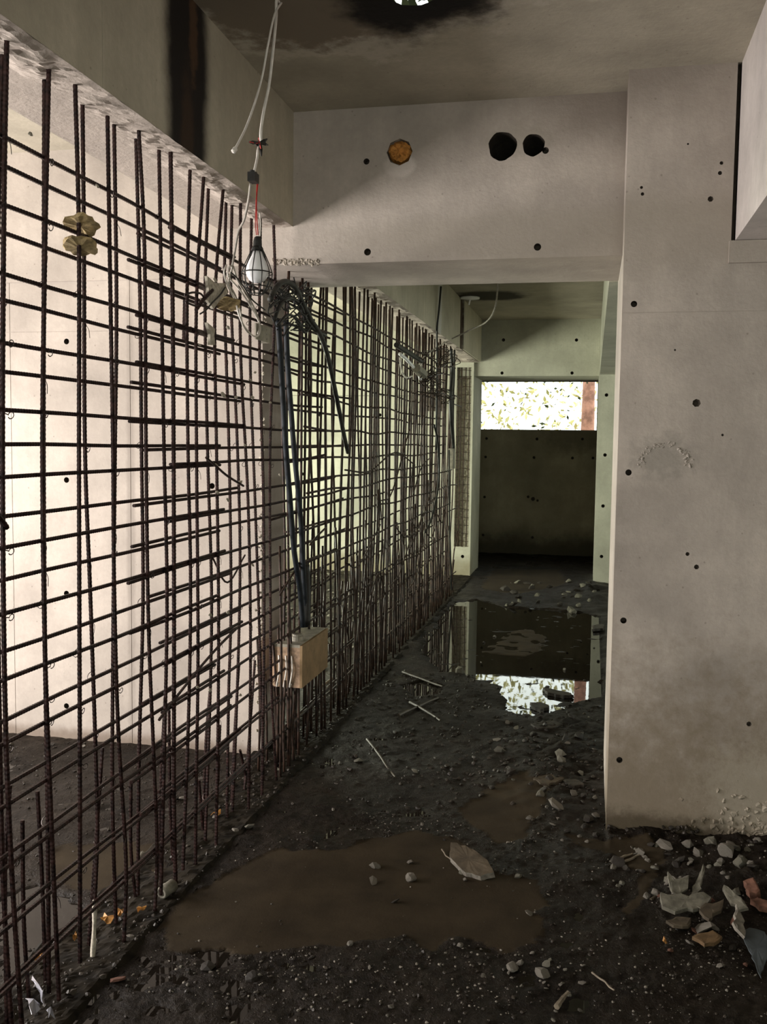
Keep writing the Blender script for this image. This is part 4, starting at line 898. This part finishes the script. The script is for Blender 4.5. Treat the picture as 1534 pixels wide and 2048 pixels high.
# crust of broken mortar on the lintel's left end and at the wall foot
lump2 = [chunk_mesh(700+i, M['broken'], .7, 1, 'crust') for i in range(4)]
def crust(name, pts, plane, val, smin, smax, mat, label):
    mb = MB()
    for x, y in pts:
        c = P(x, y, plane, val); me = rnd.choice(lump2); s = rnd.uniform(smin, smax); rot = Matrix.Rotation(rnd.uniform(0, 6.28), 3, 'Z') @ Matrix.Rotation(rnd.uniform(0, 3), 3, 'X'); n = len(mb.v)
        mb.v += [tuple(c+rot @ (v.co*s)) for v in me.vertices]; mb.f += [tuple(n+i for i in p.vertices) for p in me.polygons]
    o = mb.build(name, mat); return tag(o, label, None, None, 'structure')
crust('trim_14', [(rnd.uniform(545, 640), 522+rnd.uniform(-3, 8)) for _ in range(150)], 'Y', 4.162, .003, .011, M['broken'], 'crumbled edge at the left end of the lintel')
crust('trim_15', [(rnd.uniform(1350, 1540)+0, rnd.uniform(1575, 1690)) for _ in range(0)]+[(1534-abs(rnd.gauss(0, 70)), 1690-abs(rnd.gauss(0, 45))) for _ in range(420)], 'Y', 3.940, .010, .022, M['wall'], 'honeycombed crumbling foot of the right wall')
crust('trim_16', [(rnd.uniform(1213, 1400), 1668+rnd.uniform(-14, 10)) for _ in range(70)], 'Y', 3.925, .006, .016, M['stone_dark'], 'mud crust along the foot of the right wall')
crust('trim_17', [(527+rnd.gauss(0, 3)-(y-690)*.014, y) for y in [rnd.uniform(620, 1530) for _ in range(150)]], 'Y', 4.498, .004, .011, M['mortar'], 'chipped vertical edge of the bright cross wall')

crust('trim_18', [(1335+52*math.cos(a)*rnd.uniform(.75, 1.1)-5, 925-38*math.sin(a)*rnd.uniform(.8, 1.1)) for a in [rnd.uniform(-.2, 3.4) for _ in range(110)]], 'Y', 3.934, .005, .011, M['wall'], 'rough chipped arc on the right wall')

# ------------------------------------------------------------------ fine gravel (nobody could count it)
tmpl = []
for i in range(5):
    me = chunk_mesh(300+i, M['stone'], .7, 1, 'g'); tmpl.append((np.array([v.co[:] for v in me.vertices]), np.array([p.vertices[:] for p in me.polygons]))); bpy.data.meshes.remove(me)
def gravel(name, n, x0, x1, y0, y1, smin, smax, mat, label, mask=None):
    lift = .022 if 'on the kerb' in label else 0
    rs = np.random.RandomState(len(label)); VV = []; FF = []; o = 0; c = 0
    X = rs.uniform(x0, x1, n*3); Y = rs.uniform(y0, y1, n*3); h, s = zfloor(X, Y); dens = fbm(X, Y, 2.6, 3)+.5
    for x, y, z, si, d in zip(X, Y, h, s, dens):
        if si > 0 and rs.rand() < .96: continue
        if d < .5+rs.uniform(-.25, .15): continue
        if z < 0 and rs.rand() < .8: continue
        v, f = tmpl[rs.randint(5)]; k = smin+(smax-smin)*rs.rand()**3; a = rs.rand()*6.28; R = np.array([[math.cos(a), -math.sin(a), 0], [math.sin(a), math.cos(a), 0], [0, 0, 1]])
        VV.append((v*k) @ R.T+[x, y, z+k*.2+lift]); FF.append(f+o); o += len(v); c += 1
        if c >= n: break
    me = bpy.data.meshes.new(name); me.from_pydata(np.concatenate(VV).tolist(), [], np.concatenate(FF).tolist()); me.update(); me.materials.append(mat)
    ob = bpy.data.objects.new(name, me); COL.objects.link(ob); return tag(ob, label, 'gravel', None, 'stuff')
gravel('gravel', 3600, -1.3, 1.2, 1.9, 3.9, .0018, .0085, M['stone_dark'], 'fine wet gravel trodden into the near mud')
gravel('gravel', 2600, -1.3, 1.2, 1.9, 3.9, .0012, .0065, M['stone'], 'pale grit sprinkled over the near mud')
gravel('gravel', 1500, -1.3, .1, 3.9, 6.6, .003, .016, M['stone_dark'], 'muddy gravel over the middle of the corridor')
gravel('gravel', 2400, -3.4, -1.68, 2.0, 4.48, .002, .009, M['stone_dark'], 'fine gravel on the wet floor behind the near bars')
gravel('gravel', 1500, -1.66, -1.34, 1.9, 6.0, .003, .013, M['stone_dark'], 'dark crumbs of concrete lying on the kerb')
gravel('gravel', 1200, -3.6, -1.68, 5.2, 11.3, .008, .03, M['stone_green'], 'pale gravel on the floor behind the far bars')

# ------------------------------------------------------------------ outside
slab('ground', [((-12, 14.12, -.4), (10, 40, .6))], M['ground'])
rs = np.random.RandomState(11)
def leaves(name, n, cen, rad, size, mat, label, cat='foliage'):
    t = rs.rand(n)**.5; a = rs.rand(n)*6.28; p = np.stack([cen[0]+rad[0]*rs.uniform(-1, 1, n), cen[1]+rad[1]*rs.uniform(-1, 1, n), cen[2]+rad[2]*rs.uniform(-1, 1, n)], 1)
    u = rs.normal(size=(n, 3)); u /= np.linalg.norm(u, axis=1)[:, None]; v = np.cross(u, rs.normal(size=(n, 3))); v /= np.linalg.norm(v, axis=1)[:, None]
    s = size*rs.uniform(.5, 1.2, n)[:, None]
    V = np.stack([p-u*s, p-v*s*.4, p+u*s, p+v*s*.4], 1).reshape(-1, 3); F = np.arange(n*4).reshape(-1, 4)
    me = bpy.data.meshes.new(name); me.from_pydata(V.tolist(), [], F.tolist()); me.update(); me.materials.append(mat)
    o = bpy.data.objects.new(name, me); COL.objects.link(o); return tag(o, label, cat, None, 'stuff')
leaves('foliage', 2100, (-2.2, 18.5, 2.6), (2.4, 1.4, 1.6), .085, M['foliage'], 'sunlit yellow-green leaves outside the slot window')
leaves('foliage', 260, (-1.6, 17.3, 2.4), (1.6, .6, 1.1), .06, M['foliage_dark'], 'darker leaves outside the slot window')
leaves('foliage', 2600, (-.8, 4.4, 4.2), (.9, .9, .35), .09, M['foliage_dark'], 'dark leaves over the hole in the ceiling')
a = P(1178, 762, 'Y', 17.0)
mb = MB(); mb.tube([(a.x+.02, 17, .5), (a.x, 17, 1.6), (a.x, 17, 2.6), (a.x-.03, 17, 5.0)], [.17, .12, .105, .09], 12)
tr = tag(mb.build('tree_trunk', M['trunk'], None, True), 'reddish tree trunk outside the slot window', 'tree')
bool_cut(we, cut_e, HOLE)
